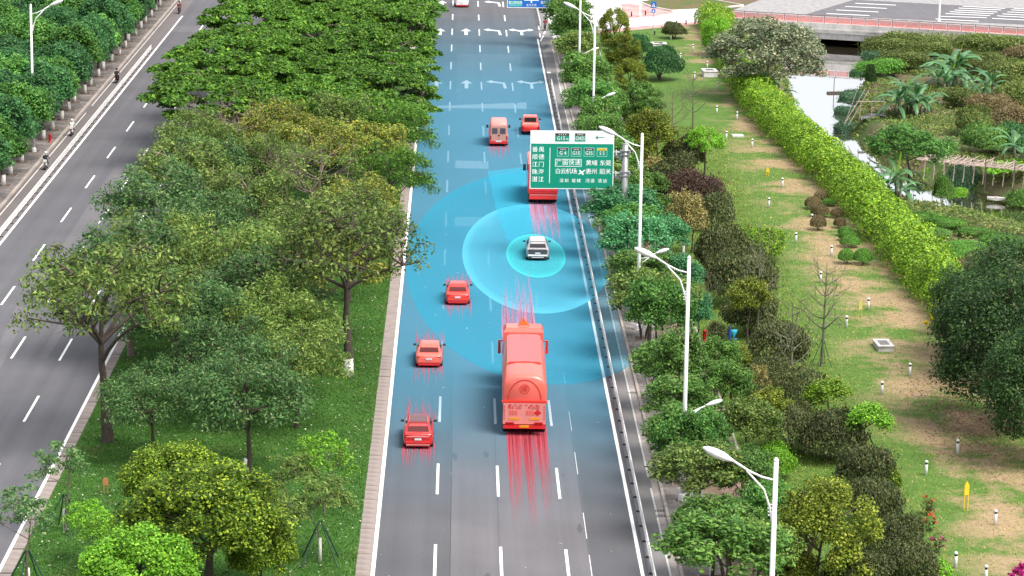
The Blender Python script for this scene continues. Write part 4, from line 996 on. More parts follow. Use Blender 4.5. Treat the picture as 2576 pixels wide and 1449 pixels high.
# ------------------------------------------------------------------ vegetation
def unit(v): return v / np.maximum(np.linalg.norm(v, axis=-1, keepdims=True), 1e-9)
def leaf_cards(P, N, ln, wd, r, droop=.25):
    """one pointed leaf blade per point: 4 corners, slightly folded"""
    n = len(P)
    N = unit(N); t = unit(np.cross(N, unit(r.normal(size=(n, 3))))); bt = np.cross(N, t)
    s = r.uniform(.65, 1.35, (n, 1)); L = ln * s / 2; W = wd * s / 2
    a = P - t * L; c = P + t * L - N * L * droop; b = P + bt * W - N * W * .25; d = P - bt * W - N * W * .25
    V = np.stack([a, b, c, d], 1).reshape(-1, 3)
    return V, np.arange(n * 4).reshape(n, 4)
def tube_np(path, rad, k=5):
    path = np.asarray(path, float); m = len(path)
    t = np.gradient(path, axis=0); t = unit(t)
    ref = np.where(np.abs(t[:, 2:3]) < .9, np.array([[0, 0, 1.]]), np.array([[1., 0, 0]]))
    u = unit(np.cross(t, ref)); w = np.cross(t, u)
    ang = 2 * PI * np.arange(k) / k
    V = path[:, None, :] + (u[:, None, :] * np.cos(ang)[None, :, None] + w[:, None, :] * np.sin(ang)[None, :, None]) * np.asarray(rad)[:, None, None]
    i = np.arange(m - 1)[:, None] * k; j = np.arange(k)[None, :]; j2 = (j + 1) % k
    F = np.stack([i + j, i + j2, i + k + j2, i + k + j], -1).reshape(-1, 4)
    return V.reshape(-1, 3), F
class NB:
    def __init__(s): s.V = []; s.F = []; s.n = 0
    def add(s, V, F): s.V.append(V); s.F.append(F + s.n); s.n += len(V)
    def mesh(s, name, smooth=False):
        me = np_mesh(name, np.concatenate(s.V), np.concatenate(s.F))
        if smooth: me.shade_smooth()
        return me
def bend(a, b, r, k=5, sag=.12, up=.0):
    t = np.linspace(0, 1, k)[:, None]; L = np.linalg.norm(b - a)
    off = r.normal(size=3) * L * sag; off[2] += up * L
    return a * (1 - t) + b * t + off * (4 * t * (1 - t)) * .5
def blue_noise(gen, n, mind, tries=40):
    out = []
    for _ in range(n * tries):
        p = gen()
        if all((p[0] - q[0]) ** 2 + (p[1] - q[1]) ** 2 + (p[2] - q[2]) ** 2 > mind * mind for q in out):
            out.append(p)
            if len(out) >= n: break
    return np.array(out)
def make_tree(seed, H=8., R=3., Rz=None, trunk=2.5, tr=.16, nc=40, cr=1.0, flat=.6, nl=6000, ls=.34, lw=.2, shape='dome', twigs=2, lean=.15, up=.8, low=-.35, multi=1, inner=.5):
    """trunk + limbs mesh and crown mesh; the crown is many leaves on separate clumps so gaps and dark pockets stay"""
    r = np.random.default_rng(seed); nl = int(nl * 1.75); ls *= .74; lw *= .76
    Rz = Rz or (H - trunk) / 2; zc = H - Rz
    def g_dome():
        while True:
            v = r.normal(size=3); v /= np.linalg.norm(v)
            if v[2] < low: continue
            q = r.uniform(inner, 1.0) ** .6
            return np.array([v[0] * R * q, v[1] * R * q, zc + v[2] * Rz * q])
    def g_umb():
        a = r.uniform(0, 2 * PI); q = math.sqrt(r.uniform(0, 1)); lay = r.choice([0, 0, .0, .35, .6])
        return np.array([q * R * math.cos(a), q * R * math.sin(a), H - .4 - Rz * .55 * q * q - lay * Rz + r.normal() * .18])
    gen = g_umb if shape == 'umbrella' else g_dome
    C = blue_noise(gen, nc, cr * (.62 if shape != 'umbrella' else .7))
    # wood
    w = NB(); base = np.zeros(3); 
    tips = []
    stems = []
    for k in range(multi):
        a = 2 * PI * k / max(1, multi) + r.uniform(0, 1)
        st = np.array([math.cos(a), math.sin(a), 0]) * (.12 if multi > 1 else 0)
        top = st + np.array([r.normal() * lean + (math.cos(a) * R * .25 if multi > 1 else 0), r.normal() * lean + (math.sin(a) * R * .25 if multi > 1 else 0), trunk * r.uniform(.9, 1.1)])
        p = bend(st, top, r, 6, .05); V, F = tube_np(p, np.linspace(tr * 1.15, tr * .75, 6), 7); w.add(V, F); stems.append(top)
    nm = max(4, int(len(C) * .16))
    sel = [int(np.argmax(np.linalg.norm(C[:, :2], axis=1)))]
    while len(sel) < nm:
        dd = np.min(np.linalg.norm(C[:, None] - C[sel][None], axis=2), axis=1); sel.append(int(np.argmax(dd)))
    mains = []; leaders = []
    for st in stems:      # the stem runs on into the crown; limbs leave it at different heights
        e = st + np.array([r.normal() * .35, r.normal() * .35, max(.4, (zc + Rz * (.15 if shape != 'umbrella' else -.5)) - st[2])])
        p = bend(st, e, r, 6, .07); V, F = tube_np(p, np.linspace(tr * .74, tr * .22, 6), 6); w.add(V, F); leaders.append(p)
    for i in sel:
        ld = leaders[int(np.argmin([np.linalg.norm(C[i] - s) for s in stems]))]
        st = ld[int(np.clip(np.interp(C[i][2] - .35 * np.linalg.norm(C[i][:2]), ld[:, 2], np.arange(6)) + r.normal() * .6, 0, 4))]
        p = bend(st, C[i], r, 7, .10, .12); V, F = tube_np(p, np.linspace(tr * .42, tr * .10, 7), 5); w.add(V, F); mains.append(p)
    MP = np.concatenate([m[2:6] for m in mains])
    for i in range(len(C)):
        if i in sel: continue
        dz = np.linalg.norm(MP - C[i], axis=1) + np.where(MP[:, 2] > C[i][2] + .3, 1.5, 0)
        st = MP[int(np.argmin(dz))]
        p = bend(st, C[i], r, 4, .12, .05); V, F = tube_np(p, np.linspace(tr * .24, tr * .06, 4), 4); w.add(V, F)
    # leaves
    rad = cr * r.uniform(.7, 1.25, len(C)); wgt = rad ** 2; cnt = np.maximum(3, (nl * wgt / wgt.sum()).astype(int))
    ci = np.repeat(np.arange(len(C)), cnt); n = len(ci)
    d = unit(r.normal(size=(n, 3))); q = r.uniform(0, 1, (n, 1)) ** (1 / 2.2)
    off = d * q * rad[ci][:, None]; off[:, 2] *= flat; off[:, 2] -= (off[:, 0] ** 2 + off[:, 1] ** 2) / (rad[ci] * 3.2)
    P = C[ci] + off
    N = d * .55 + np.array([0, 0, up]) + r.normal(size=(n, 3)) * .55
    V, F = leaf_cards(P, N, ls, lw, r)
    if twigs:
        for i in range(len(C)):
            sub = np.where(ci == i)[0]
            for j in sub[:twigs]:
                p = np.stack([C[i], P[j]]); tv, tf = tube_np(p, [tr * .06, tr * .03], 3); w.add(tv, tf)
    return w.mesh('trunk', True), np_mesh('crown', V, F)
def bare_tree(seed, H=7., tr=.13, spread=.75, levels=4, first=.35, nb=(3, 4), tiers=5, thin=.62):
    """leafless tree: straight stem with tiers of spreading, forking branches"""
    r = np.random.default_rng(seed); w = NB()
    stem = bend(np.zeros(3), np.array([r.normal() * .1, r.normal() * .1, H]), r, 9, .015)
    V, F = tube_np(stem, np.linspace(tr * 1.1, tr * .18, 9), 7); w.add(V, F)
    def grow(p, d, L, rd, lv):
        e = p + d * L; path = bend(p, e, r, 5, .10, -.04); V, F = tube_np(path, np.linspace(rd, rd * .5, 5), 4 if lv < 2 else 3); w.add(V, F)
        if lv >= levels: return
        for _ in range(r.integers(2, 4)):
            k = r.integers(2, 5); nd = unit(d + r.normal(size=3) * .55 + np.array([0, 0, .28])); grow(path[k], nd, L * thin * r.uniform(.7, 1.1), rd * .52, lv + 1)
    for ti in range(tiers):
        z = H * (first + (1 - first) * ti / tiers); t0 = stem[min(8, int(z / H * 8))]; p0 = t0 * 1.0; p0 = np.array([t0[0], t0[1], z])
        k = r.integers(nb[0], nb[1] + 1); a0 = r.uniform(0, 6)
        for j in range(k):
            a = a0 + 2 * PI * j / k + r.normal() * .2; d = unit(np.array([math.cos(a), math.sin(a), r.uniform(.25, .7)]))
            grow(p0, d, H * spread * .34 * (1.1 - .6 * ti / tiers), tr * .40 * (1 - .6 * ti / tiers), 1)
    return w.mesh('trunk', True)
def shrub_mesh(seed, R=1.0, H=1.2, nl=1500, ls=.22, lw=.13, lump=.18, up=.5, shell=.55, flatbase=True):
    """dense bush of unit footprint: leaves through a lumpy shell, uneven outline"""
    r = np.random.default_rng(seed)
    d = unit(r.normal(size=(nl * 2, 3))); d = d[d[:, 2] > (-.25 if flatbase else -.9)][:nl]; n = len(d)
    K = 14; c = unit(r.normal(size=(K, 3))); amp = r.uniform(-lump, lump * 1.3, K); c2 = unit(r.normal(size=(60, 3))); amp2 = r.uniform(-.3, .5, 60) * lump
    bump = .95 + (np.exp(6 * (d @ c.T - 1)) * amp).sum(1) + (np.exp(26 * (d @ c2.T - 1)) * amp2).sum(1)
    q = (r.uniform(shell, 1.0, n) ** .5 * bump + (r.uniform(0, 1, n) < .07) * r.uniform(0, lump, n))[:, None]
    P = d * q * np.array([R, R, H * .55]) + np.array([0, 0, H * .45]); P[:, 2] = np.maximum(P[:, 2], .03)
    V, F = leaf_cards(P, d * .7 + np.array([0, 0, up]) + r.normal(size=(n, 3)) * .5, ls, lw, r)
    return np_mesh('foliage', V, F)
def stems_mesh(seed, R, H, k=7, rd=.03):
    r = np.random.default_rng(seed); w = NB()
    for i in range(k):
        a = r.uniform(0, 2 * PI); e = np.array([math.cos(a) * R * r.uniform(.3, .7), math.sin(a) * R * r.uniform(.3, .7), H * r.uniform(.6, .85)])
        p = bend(np.array([e[0] * .1, e[1] * .1, 0]), e, r, 4, .1); V, F = tube_np(p, np.linspace(rd, rd * .3, 4), 4); w.add(V, F)
    return w.mesh('stems')

TPL = {}
def tree(kind, label, x, y, s=1.0, sz=None, rz=None, z=.1, grp=None, leaf=None, wash=False, name='tree', cat='tree', stakes=False):
    tm, cm, bark, lf, wr = TPL[kind]
    sz = sz or s
    t = thing(name, label, cat, (x, y, z), RND.uniform(0, 6.28) if rz is None else rz, grp, (s, s, sz))
    if tm is not None: part('trunk', tm, bark, t)
    if cm is not None:
        o = part('crown', cm, lf, t)
        if leaf: o.material_slots[0].link = 'OBJECT'; o.material_slots[0].material = leaf
    if wash:
        if 'wash' + kind not in TPL:
            TPL['wash' + kind] = MB().tube([(0, 0, .01), (0, 0, .6), (0, 0, 1.15)], [wr * 1.3, wr * 1.22, wr * 1.16], 8).mesh('limewash_band', True)
        part('limewash_band', TPL['wash' + kind], M_lime, t)
    if stakes:
        for k in range(4):
            a = k * PI / 2 + .5
            part('stake', MB().tube([(math.cos(a) * 1.15, math.sin(a) * 1.15, 0), (math.cos(a) * .08, math.sin(a) * .08, 1.9)], .035, 5), M_stake, t)
    return t
def reg(kind, tm_cm, bark, lf, wr=.16): TPL[kind] = (tm_cm[0], tm_cm[1], bark, lf, wr)
# kinds
reg('umbA', make_tree(1, 8.2, 6.8, 2.3, 3.0, .26, 74, 1.15, .24, 11000, .52, .30, 'umbrella', 2, .3), M_bark_grey, L_flame)
reg('umbB', make_tree(2, 7.6, 6.2, 2.0, 2.8, .24, 66, 1.10, .24, 9500, .52, .30, 'umbrella', 2, .3), M_bark_grey, L_flame)
reg('umbC', make_tree(3, 9.0, 6.5, 2.6, 3.2, .26, 70, 1.15, .25, 10500, .52, .30, 'umbrella', 2, .3), M_bark_grey, L_flame)
reg('rndA', make_tree(4, 8.5, 4.2, 3.2, 2.4, .22, 60, 1.25, .7, 8500, .45, .27), M_bark, L_round)
reg('rndB', make_tree(5, 7.5, 3.8, 2.9, 2.2, .2, 54, 1.2, .7, 7500, .45, .27), M_bark, L_round)
reg('yelA', make_tree(6, 8.6, 4.4, 3.0, 2.6, .20, 60, 1.0, .65, 4000, .40, .20, twigs=9, inner=.2), M_bark_pale, L_yellow)
reg('yelB', make_tree(7, 8.0, 4.0, 2.8, 2.4, .19, 54, 1.0, .65, 3400, .40, .20, twigs=9, inner=.3), M_bark_pale, L_yellow)
reg('olvA', make_tree(8, 9.2, 4.6, 3.2, 2.8, .22, 66, 1.05, .6, 4800, .42, .19, twigs=7, inner=.2), M_bark_grey, L_olive)
reg('olvB', make_tree(9, 9.8, 5.0, 3.2, 3.2, .24, 70, 1.0, .6, 5200, .42, .19, twigs=6, inner=.3), M_bark, L_olive)
reg('wilA', make_tree(10, 9.0, 4.4, 3.4, 2.2, .20, 70, 1.0, .7, 6600, .40, .14, twigs=5, up=.5, inner=.25), M_bark, L_willow)
reg('bigL', make_tree(12, 11.0, 5.6, 3.3, 3.6, .33, 72, 1.0, .55, 3900, .40, .17, twigs=9, lean=.5, inner=.25), M_bark, L_olive, .36)
reg('brn1', (bare_tree(13, 8.2, .24, 1.35, 4, .32, (4, 5), 4, .70), make_tree(14, 8.2, 4.3, 2.8, 3, .2, 40, .8, .6, 1500, .36, .17, inner=.6)[1]), M_bark_grey, L_olive)
reg('brn2', (bare_tree(15, 7.6, .20, 1.3, 4, .3, (4, 5), 4, .70), make_tree(16, 7.6, 4.0, 2.6, 3, .2, 30, .7, .6, 700, .34, .16, inner=.6)[1]), M_bark_pale, L_yellow)
reg('spr', make_tree(44, 11.0, 5.0, 3.2, 3.6, .30, 70, .95, .6, 2700, .40, .19, twigs=11, lean=.3, inner=.35), M_bark, L_olive, .27)
reg('limA', make_tree(17, 6.2, 3.1, 2.4, 1.8, .2, 64, .80, .75, 16000, .22, .13, twigs=1, inner=.7), M_bark, L_lime)
reg('limB', make_tree(18, 5.6, 2.8, 2.2, 1.6, .18, 58, .80, .75, 12000, .25, .14, twigs=1, inner=.7), M_bark, L_limeb)
reg('lefA', make_tree(20, 9.2, 2.9, 2.9, 3.2, .18, 58, 1.05, .75, 7200, .42, .24, twigs=1), M_bark, L_left, .2)
reg('lefB', make_tree(21, 8.4, 2.7, 2.6, 3.2, .17, 52, 1.0, .75, 6400, .42, .24, twigs=1), M_bark, L_left, .19)
reg('lefC', make_tree(22, 11.0, 4.4, 4.2, 3.0, .22, 74, 1.35, .75, 10000, .50, .30, twigs=1), M_bark, L_left, .2)
reg('strA', make_tree(24, 6.4, 2.6, 2.0, 2.3, .13, 44, .80, .6, 4600, .32, .17, twigs=4, inner=.35, multi=2), M_bark, L_street, .14)
reg('strB', make_tree(25, 5.8, 2.4, 1.9, 2.0, .12, 40, .78, .6, 4200, .32, .17, twigs=4, inner=.35, multi=2), M_bark, L_street, .13)
reg('strC', make_tree(26, 7.0, 2.7, 2.2, 2.6, .14, 46, .82, .6, 4800, .32, .17, twigs=4, inner=.35), M_bark, L_street, .15)
reg('sapA', make_tree(27, 4.8, 1.5, 1.5, 1.9, .06, 20, .5, .4, 900, .26, .10, twigs=5, inner=.3), M_bark_grey, L_willow, .07)
reg('sapB', make_tree(28, 4.2, 1.3, 1.4, 1.5, .05, 22, .5, .4, 1300, .24, .09, twigs=5, inner=.3), M_bark_grey, L_olive, .06)
reg('blsA', make_tree(29, 4.8, 1.5, 1.7, 1.4, .08, 30, .55, .7, 2200, .22, .13, twigs=4, inner=.4), M_bark, L_blossom, .09)
reg('blsB', make_tree(30, 3.9, 1.3, 1.3, 1.3, .07, 26, .5, .7, 1700, .20, .12, twigs=4, inner=.4), M_bark, L_blossom, .08)
reg('ovlA', make_tree(31, 5.2, 2.3, 2.5, .5, .14, 70, .62, .8, 12000, .20, .12, twigs=2, inner=.6, low=-.85, multi=3), M_bark, L_oval)
reg('ovlB', make_tree(32, 4.6, 2.0, 2.2, .4, .12, 60, .60, .8, 10000, .20, .12, twigs=2, inner=.6, low=-.85, multi=3), M_bark, L_oval)
reg('gryA', make_tree(33, 8.0, 5.0, 3.6, 1.0, .24, 100, 1.05, .6, 11000, .36, .22, twigs=3, inner=.75), M_bark_grey, L_grey)
reg('rivA', make_tree(34, 7.8, 3.6, 2.3, 3.2, .17, 50, .9, .5, 5200, .34, .17, twigs=4, inner=.35), M_bark, L_limeb)
reg('dkA', make_tree(35, 11.5, 4.8, 5.0, 1.5, .25, 110, 1.25, .8, 15000, .36, .17, twigs=2, inner=.6, low=-.8), M_bark, L_deep)
BARE = [bare_tree(40, 7.2, .17, .95, 4, .36, (3, 4), 6, .60), bare_tree(41, 6.4, .15, .95, 4, .30, (3, 4), 5, .60)]
for i, b in enumerate(BARE): TPL['bare%d' % i] = (b, None, M_bark_green, None, .2)
TPL['twig'] = (bare_tree(42, 4.2, .09, 1.5, 4, .12, (4, 5), 5, .68), None, M_bark_grey, None, .1)

# -- left pavement row and the trees behind it
i = 0
for k in range(27):
    y = 247 + k * 6.45 + RND.uniform(-.5, .5)
    if y > 425: break
    tree(('lefA', 'lefB')[k % 2], '%s limewashed street tree from the near end of the left pavement row' % nth(k), -43.15 + RND.uniform(-.25, .2), y, RND.uniform(.82, 1.0), RND.uniform(.84, .98), z=.14, grp='left pavement trees', leaf=L_left2 if k % 3 == 1 else None, wash=True)
k2 = 0
for row, (xx, ss) in enumerate(((-48.2, .9), (-54.5, 1.05), (-62, 1.15))):
    for k in range(19):
        y = 262 + row * 20 + k * 8.6 + RND.uniform(-1.2, 1.2)
        if y > 430: break
        tree('lefC', 'dense green tree behind the left pavement, %s along its row, %s row back' % (nth(k), nth(row)), xx + RND.uniform(-1.3, 1.3), y, ss * RND.uniform(.80, 1.02), ss * RND.uniform(.78, .95), grp='trees behind the left pavement', leaf=L_left2 if (k + row) % 3 == 0 else None)
# -- central reservation
um = [(-9.2, 384), (-15.5, 381), (-21, 386), (-10.2, 369), (-16.2, 366), (-22, 369), (-9.0, 352), (-16.0, 349), (-23.8, 352), (-10.0, 336), (-16.8, 333), (-24.6, 336), (-9.4, 318), (-16.2, 315), (-24.4, 318), (-9.6, 301), (-16.4, 298), (-24.2, 301), (-9.4, 286), (-16.2, 283), (-24.0, 286), (-15.0, 272), (-8.4, 273), (-23.6, 272)]
for k, (x, y) in enumerate(um):
    if y > 376: tree(('rndA', 'rndB')[k % 2], 'bushy round crowned tree at the far end of the median, %s from the right' % nth(k), x, y, 1.0, 1.0, grp='far median trees')
    else: tree(('umbA', 'umbB', 'umbC')[k % 3], 'flat topped spreading tree in the median, row %s from the far end, %s' % (nth((k - 3) // 3), ('road side', 'in the middle', 'left road side')[k % 3]), x, y, RND.uniform(.96, 1.1) * (1.06 if k % 3 == 2 else 1), RND.uniform(.92, 1.06), grp='flat topped median trees')
for k, (x, y) in enumerate(((-9, 399), (-15, 402), (-21, 398), (-10, 414), (-17, 417), (-23, 413))):
    tree(('rndA', 'rndB')[k % 2], 'bushy tree beyond the flat topped median trees, %s counted from the right' % nth(k), x, y, 1.05, 1.1, grp='far median trees')
mid = [('brn2', -20.0, 264, 1.1, None), ('yelB', -16.6, 262, 1.05, None), ('olvA', -11.2, 264, 1.0, L_olive), ('wilA', -24.2, 254, 1.0, L_olive), ('yelA', -23.6, 236, 1.05, L_olive), ('olvA', -24.0, 222, 1.1, L_willow), ('wilA', -22.6, 206, 1.0, L_olive), ('wilA', -6.4, 262, 1.0, L_flame), ('brn2', -20.6, 258, 1.0, None),
       ('yelA', -13.6, 256, .95, None), ('olvB', -8.4, 247, .92, L_yellow), ('wilA', -17.2, 246, .9, L_olive), ('wilA', -6.0, 240, .95, L_flame), ('olvA', -22, 243, .9, L_willow), ('brn1', -12.2, 236, 1.0, None), ('yelA', -17.6, 231, .9, L_olive), ('olvA', -8.2, 226, .9, L_yellow),
       ('yelB', -13.4, 218, .9, L_olive), ('wilA', -19.6, 214, .95, None), ('spr', -8.6, 213, .9, None), ('wilA', -13.8, 203, .9, L_olive)]
desc = {'olvA': 'olive green tree', 'olvB': 'tall olive tree', 'yelA': 'yellowing sparse tree', 'yelB': 'thin yellowing tree', 'wilA': 'narrow leaved green tree', 'umbB': 'flat topped tree', 'spr': 'sparse branchy tree', 'brn1': 'half bare branchy tree', 'brn2': 'brown almost leafless tree'}
for k, (kd, x, y, s, lf) in enumerate(mid):
    tree(kd, '%s in the middle of the median, %s counted from the far side' % (desc[kd], nth(k)), x, y, s, s * RND.uniform(.92, 1.02), grp='mixed median trees', leaf=lf)
p = G(270, 1115); tree('bigL', 'big dark trunked tree leaning over the left carriageway', p.x, p.y, 1.12, 1.22, 1.2)
p = G(880, 950); tree('spr', 'tall half bare tree with limewashed foot reaching over the right carriageway', p.x - .1, p.y, 1.12, 1.12, 2.1, wash=True)
p = G(620, 1200); tree('wilA', 'narrow leaved tree with white trunk foot behind the lime bushes', p.x, p.y, .95, .95, .4, wash=True)
for kd, px, py, s, lf, lb in (('wilA', 560, 1075, .85, None, 'low willowy tree left of the white trunk foot'), ('wilA', 745, 1080, .80, L_olive, 'olive willowy tree right of the white trunk foot'), ('olvA', 650, 945, 1.0, L_willow, 'full crowned tree deep in the near median'), ('wilA', 440, 935, 1.0, L_olive, 'olive willowy tree behind the leaning trunk'), ('wilA', 480, 1010, 1.0, None, 'dense willowy tree right of the big leaning trunk'), ('wilA', 700, 1000, .95, L_olive, 'willowy tree in the near median between two trunks'), ('wilA', 380, 1160, .72, None, 'small willowy tree above the lime yellow bush'), ('olvA', 330, 900, 1.1, L_willow, 'dark crowned tree behind the big leaning trunk'), ('wilA', 580, 880, 1.1, L_olive, 'tall willowy tree in the middle of the near median'), ('olvA', 820, 860, .95, L_yellow, 'yellowish tree left of the limewashed half bare tree')):
    p = G(px, py); tree(kd, lb, p.x, p.y, s, s, grp='near median trees', leaf=lf)
for kd, px, py, s, sz, lf, lb in (('limA', 440, 1345, .95, .85, None, 'lime yellow bushy tree behind the larger lime tree'), ('limA', 520, 1510, 1.3, 1.18, None, 'largest lime yellow tree at the bottom of the median'), ('limB', 350, 1590, 1.0, .98, None, 'bright green bush cut by the bottom edge'),
                                 ('limB', 660, 1510, .62, .8, L_lime, 'small lime bush right of the largest lime tree')):
    p = G(px, py); tree(kd, lb, p.x, p.y, s, sz, leaf=lf, grp='lime bushes')
for kd, px, py, s, lf, st, lb in (('sapA', 163, 1340, 1.15, None, True, 'staked sapling on the grass beside the left road'), ('sapA', 72, 1500, 1.3, None, True, 'sapling cut by the bottom left corner'), ('sapB', 815, 1300, 1.25, L_limeb, False, 'bright leaved sapling near the right road kerb'),
                              ('sapB', 805, 1420, 1.25, None, True, 'feathery sapling at the bottom near the right road'), ('sapB', 735, 1330, 1.1, L_olive, False, 'thin olive sapling between lime tree and kerb'), ('sapB', 225, 1420, .9, L_limeb, False, 'low light green sapling left of the lime tree'), ('sapB', 262, 1450, .9, L_limeb, False, 'thin many stemmed sapling beside the lime tree'), ('sapA', 700, 1449, 1.0, L_olive, False, 'slim sapling at the bottom beside the lime bush')):
    p = G(px, py); tree(kd, lb, p.x, p.y, s, s, leaf=lf, wash=st, stakes=st, grp='median saplings')
# -- right pavement street trees
k = 0; y = 139.0
while y < 372:
    n_ = k % 3
    px = 13.95 + RND.uniform(-.15, .25)
    teal = 194 < y < 232
    if not (318 < y < 326):
        tree(('strA', 'strB', 'strC')[n_], '%s small street tree from the near end of the right pavement' % nth(k), px, y, RND.uniform(.78, 1.2), RND.uniform(.78, 1.12), z=.14, grp='right pavement trees', leaf=L_teal if teal and k % 2 == 0 else (L_left2 if k % 5 == 3 else (L_olive if k % 7 == 2 else None)), wash=True)
    k += 1; y += 6.4 + RND.uniform(-1.3, 1.3)
# -- planting between brick path and open lawn
def put(kind, px, py, wpx, hpx, label, leaf=None, grp='planted trees on the right lawn', stakes=False, wash=False, nomW=None, nomH=None, rz=None):
    p = G(px, py); s = PXM(p); tm, cm, *_ = TPL[kind]
    me = cm if cm is not None else tm
    co = np.empty(len(me.vertices) * 3, dtype=np.float32); me.vertices.foreach_get('co', co); co = co.reshape(-1, 3)
    w0 = np.percentile(np.abs(co[:, 0]), 99) + np.percentile(np.abs(co[:, 1]), 99); h0 = co[:, 2].max()
    sw = wpx / s / w0; sh = hpx / s / .98 / h0 * .96
    return tree(kind, label, p.x, p.y, sw, sh, rz, leaf=leaf, grp=grp, stakes=stakes, wash=wash)
for a in (('ovlA', 1545, 118, 78, 105, 'olive green oval shrub tree nearest the plaza'), ('ovlB', 1565, 178, 92, 100, 'second olive oval shrub tree from the plaza'), ('ovlA', 1585, 240, 88, 95, 'third olive oval shrub tree from the plaza'),
          ('ovlA', 1632, 440, 150, 178, 'large round olive yellow tree right of the green sign'), ('ovlA', 2075, 1490, 255, 315, 'big yellow green oval tree at the lower right'), ('ovlB', 1985, 1500, 120, 150, 'small yellow green shrub beside the nearest lamp')): put(*a)
put('ovlB', 1608, 318, 118, 118, 'dark green oval shrub left of the grey twiggy bush', L_street)
put('rivA', 1770, 452, 100, 140, 'fresh green small tree with a thin prop on the lawn')
put('twig', 1690, 330, 120, 135, 'grey leafless twiggy bush on the right lawn')
put('blsA', 1718, 660, 105, 200, 'pale blossoming small tree in front of the purple bushes', wash=True)
put('blsB', 1738, 640, 90, 130, 'second pale blossoming tree beside the purple bushes')
put('blsB', 1700, 745, 60, 110, 'slim blossoming tree by the brick path edge', L_olive)
put('blsA', 1880, 870, 120, 190, 'yellow tipped small tree between the dark bushes', L_oval)
put('blsB', 1845, 990, 90, 135, 'yellow green little tree with forked trunk on the lawn', L_oval, wash=True)
put('blsB', 1800, 918, 60, 120, 'dark forked sapling near the red hydrant', L_dark, wash=True)
put('blsB', 2080, 1075, 125, 130, 'yellow green bush tree before the dark bushes', L_hedge)
put('blsB', 2175, 1165, 135, 165, 'light green feathery tree on three stakes', L_limeb, stakes=True)
put('blsA', 1935, 1130, 110, 170, 'yellowish small tree behind the nearest lamp arm', L_oval)
put('blsA', 1890, 1290, 120, 190, 'green small tree on the lawn left of the nearest lamp', L_street)
put('sapB', 1905, 1060, 60, 150, 'thin bare sapling beside the dark bush', L_blossom)
for a in (('bare0', 1905, 862, 150, 310, 'tall leafless tree with stakes, leftmost of the three bare trees'), ('bare0', 2066, 925, 170, 300, 'tall leafless staked tree, rightmost of the three bare trees'), ('bare1', 1988, 985, 170, 250, 'leafless green stemmed tree, middle of the three bare trees'), ('bare1', 1778, 800, 70, 130, 'thin leafless sapling beside the brick path'), ('bare1', 1742, 330, 90, 165, 'bare grey tree beside the lawn far up')):
    put(*a, stakes=a[0] == 'bare0')
for k_, (kd, px, py, w_, h_, lf) in enumerate(sorted((('strA', 1822, 1085, 150, 190, None), ('strC', 1880, 1200, 160, 210, L_olive), ('strB', 1800, 1000, 120, 160, L_street), ('strA', 1868, 1345, 170, 220, None), ('strC', 1935, 1420, 160, 220, L_left2), ('strB', 1850, 1480, 190, 230, None), ('strA', 1905, 1530, 190, 240, L_olive), ('strB', 1745, 880, 110, 150, L_teal),
        ('strA', 1700, 800, 130, 170, L_teal), ('strC', 1668, 700, 120, 170, L_teal), ('strB', 1640, 610, 100, 130, None), ('strA', 1625, 545, 100, 120, L_street)), key=lambda q: -q[2])):
    put(kd, px, py, w_, h_, 'loose green tree beside the brick path, %s of its row from the camera' % nth(k_), lf, 'loose trees along the brick path')
# -- shrubs
SH = [shrub_mesh(50 + i, 1.0, 1.0, 8000, .085, .05, .34) for i in range(4)]
SHs = [shrub_mesh(60 + i, 1.0, 1.0, 2200, .15, .09, .2) for i in range(2)]
SHc = [shrub_mesh(70 + i, 1.0, 1.0, 4000, .09, .06, .05, .6, .82) for i in range(2)]
STM = stems_mesh(77, 1.0, 1.0)
shc = {}
def shrub(label, px, py, wpx, hpx, lf, kind=0, grp='shrubs on the right lawn', z=None, name='shrub', cat='shrub', pos=None, dep=1.0):
    base = (SH, SHs, SHc)[kind]; i = RND.randrange(len(base))
    p = pos or G(px, py, 0 if z is None else z); s = PXM(p)
    R = wpx / s / 2; H = hpx / s / .97
    t = thing(name, label, cat, (p[0], p[1] + R * .25, p[2] + .05), RND.uniform(0, 6), grp, (R, R * dep, H))
    o = part('foliage', base[i], lf, t); o.material_slots[0].link = 'OBJECT'; o.material_slots[0].material = lf
    part('stems', STM, M_bark_grey, t)
    return t
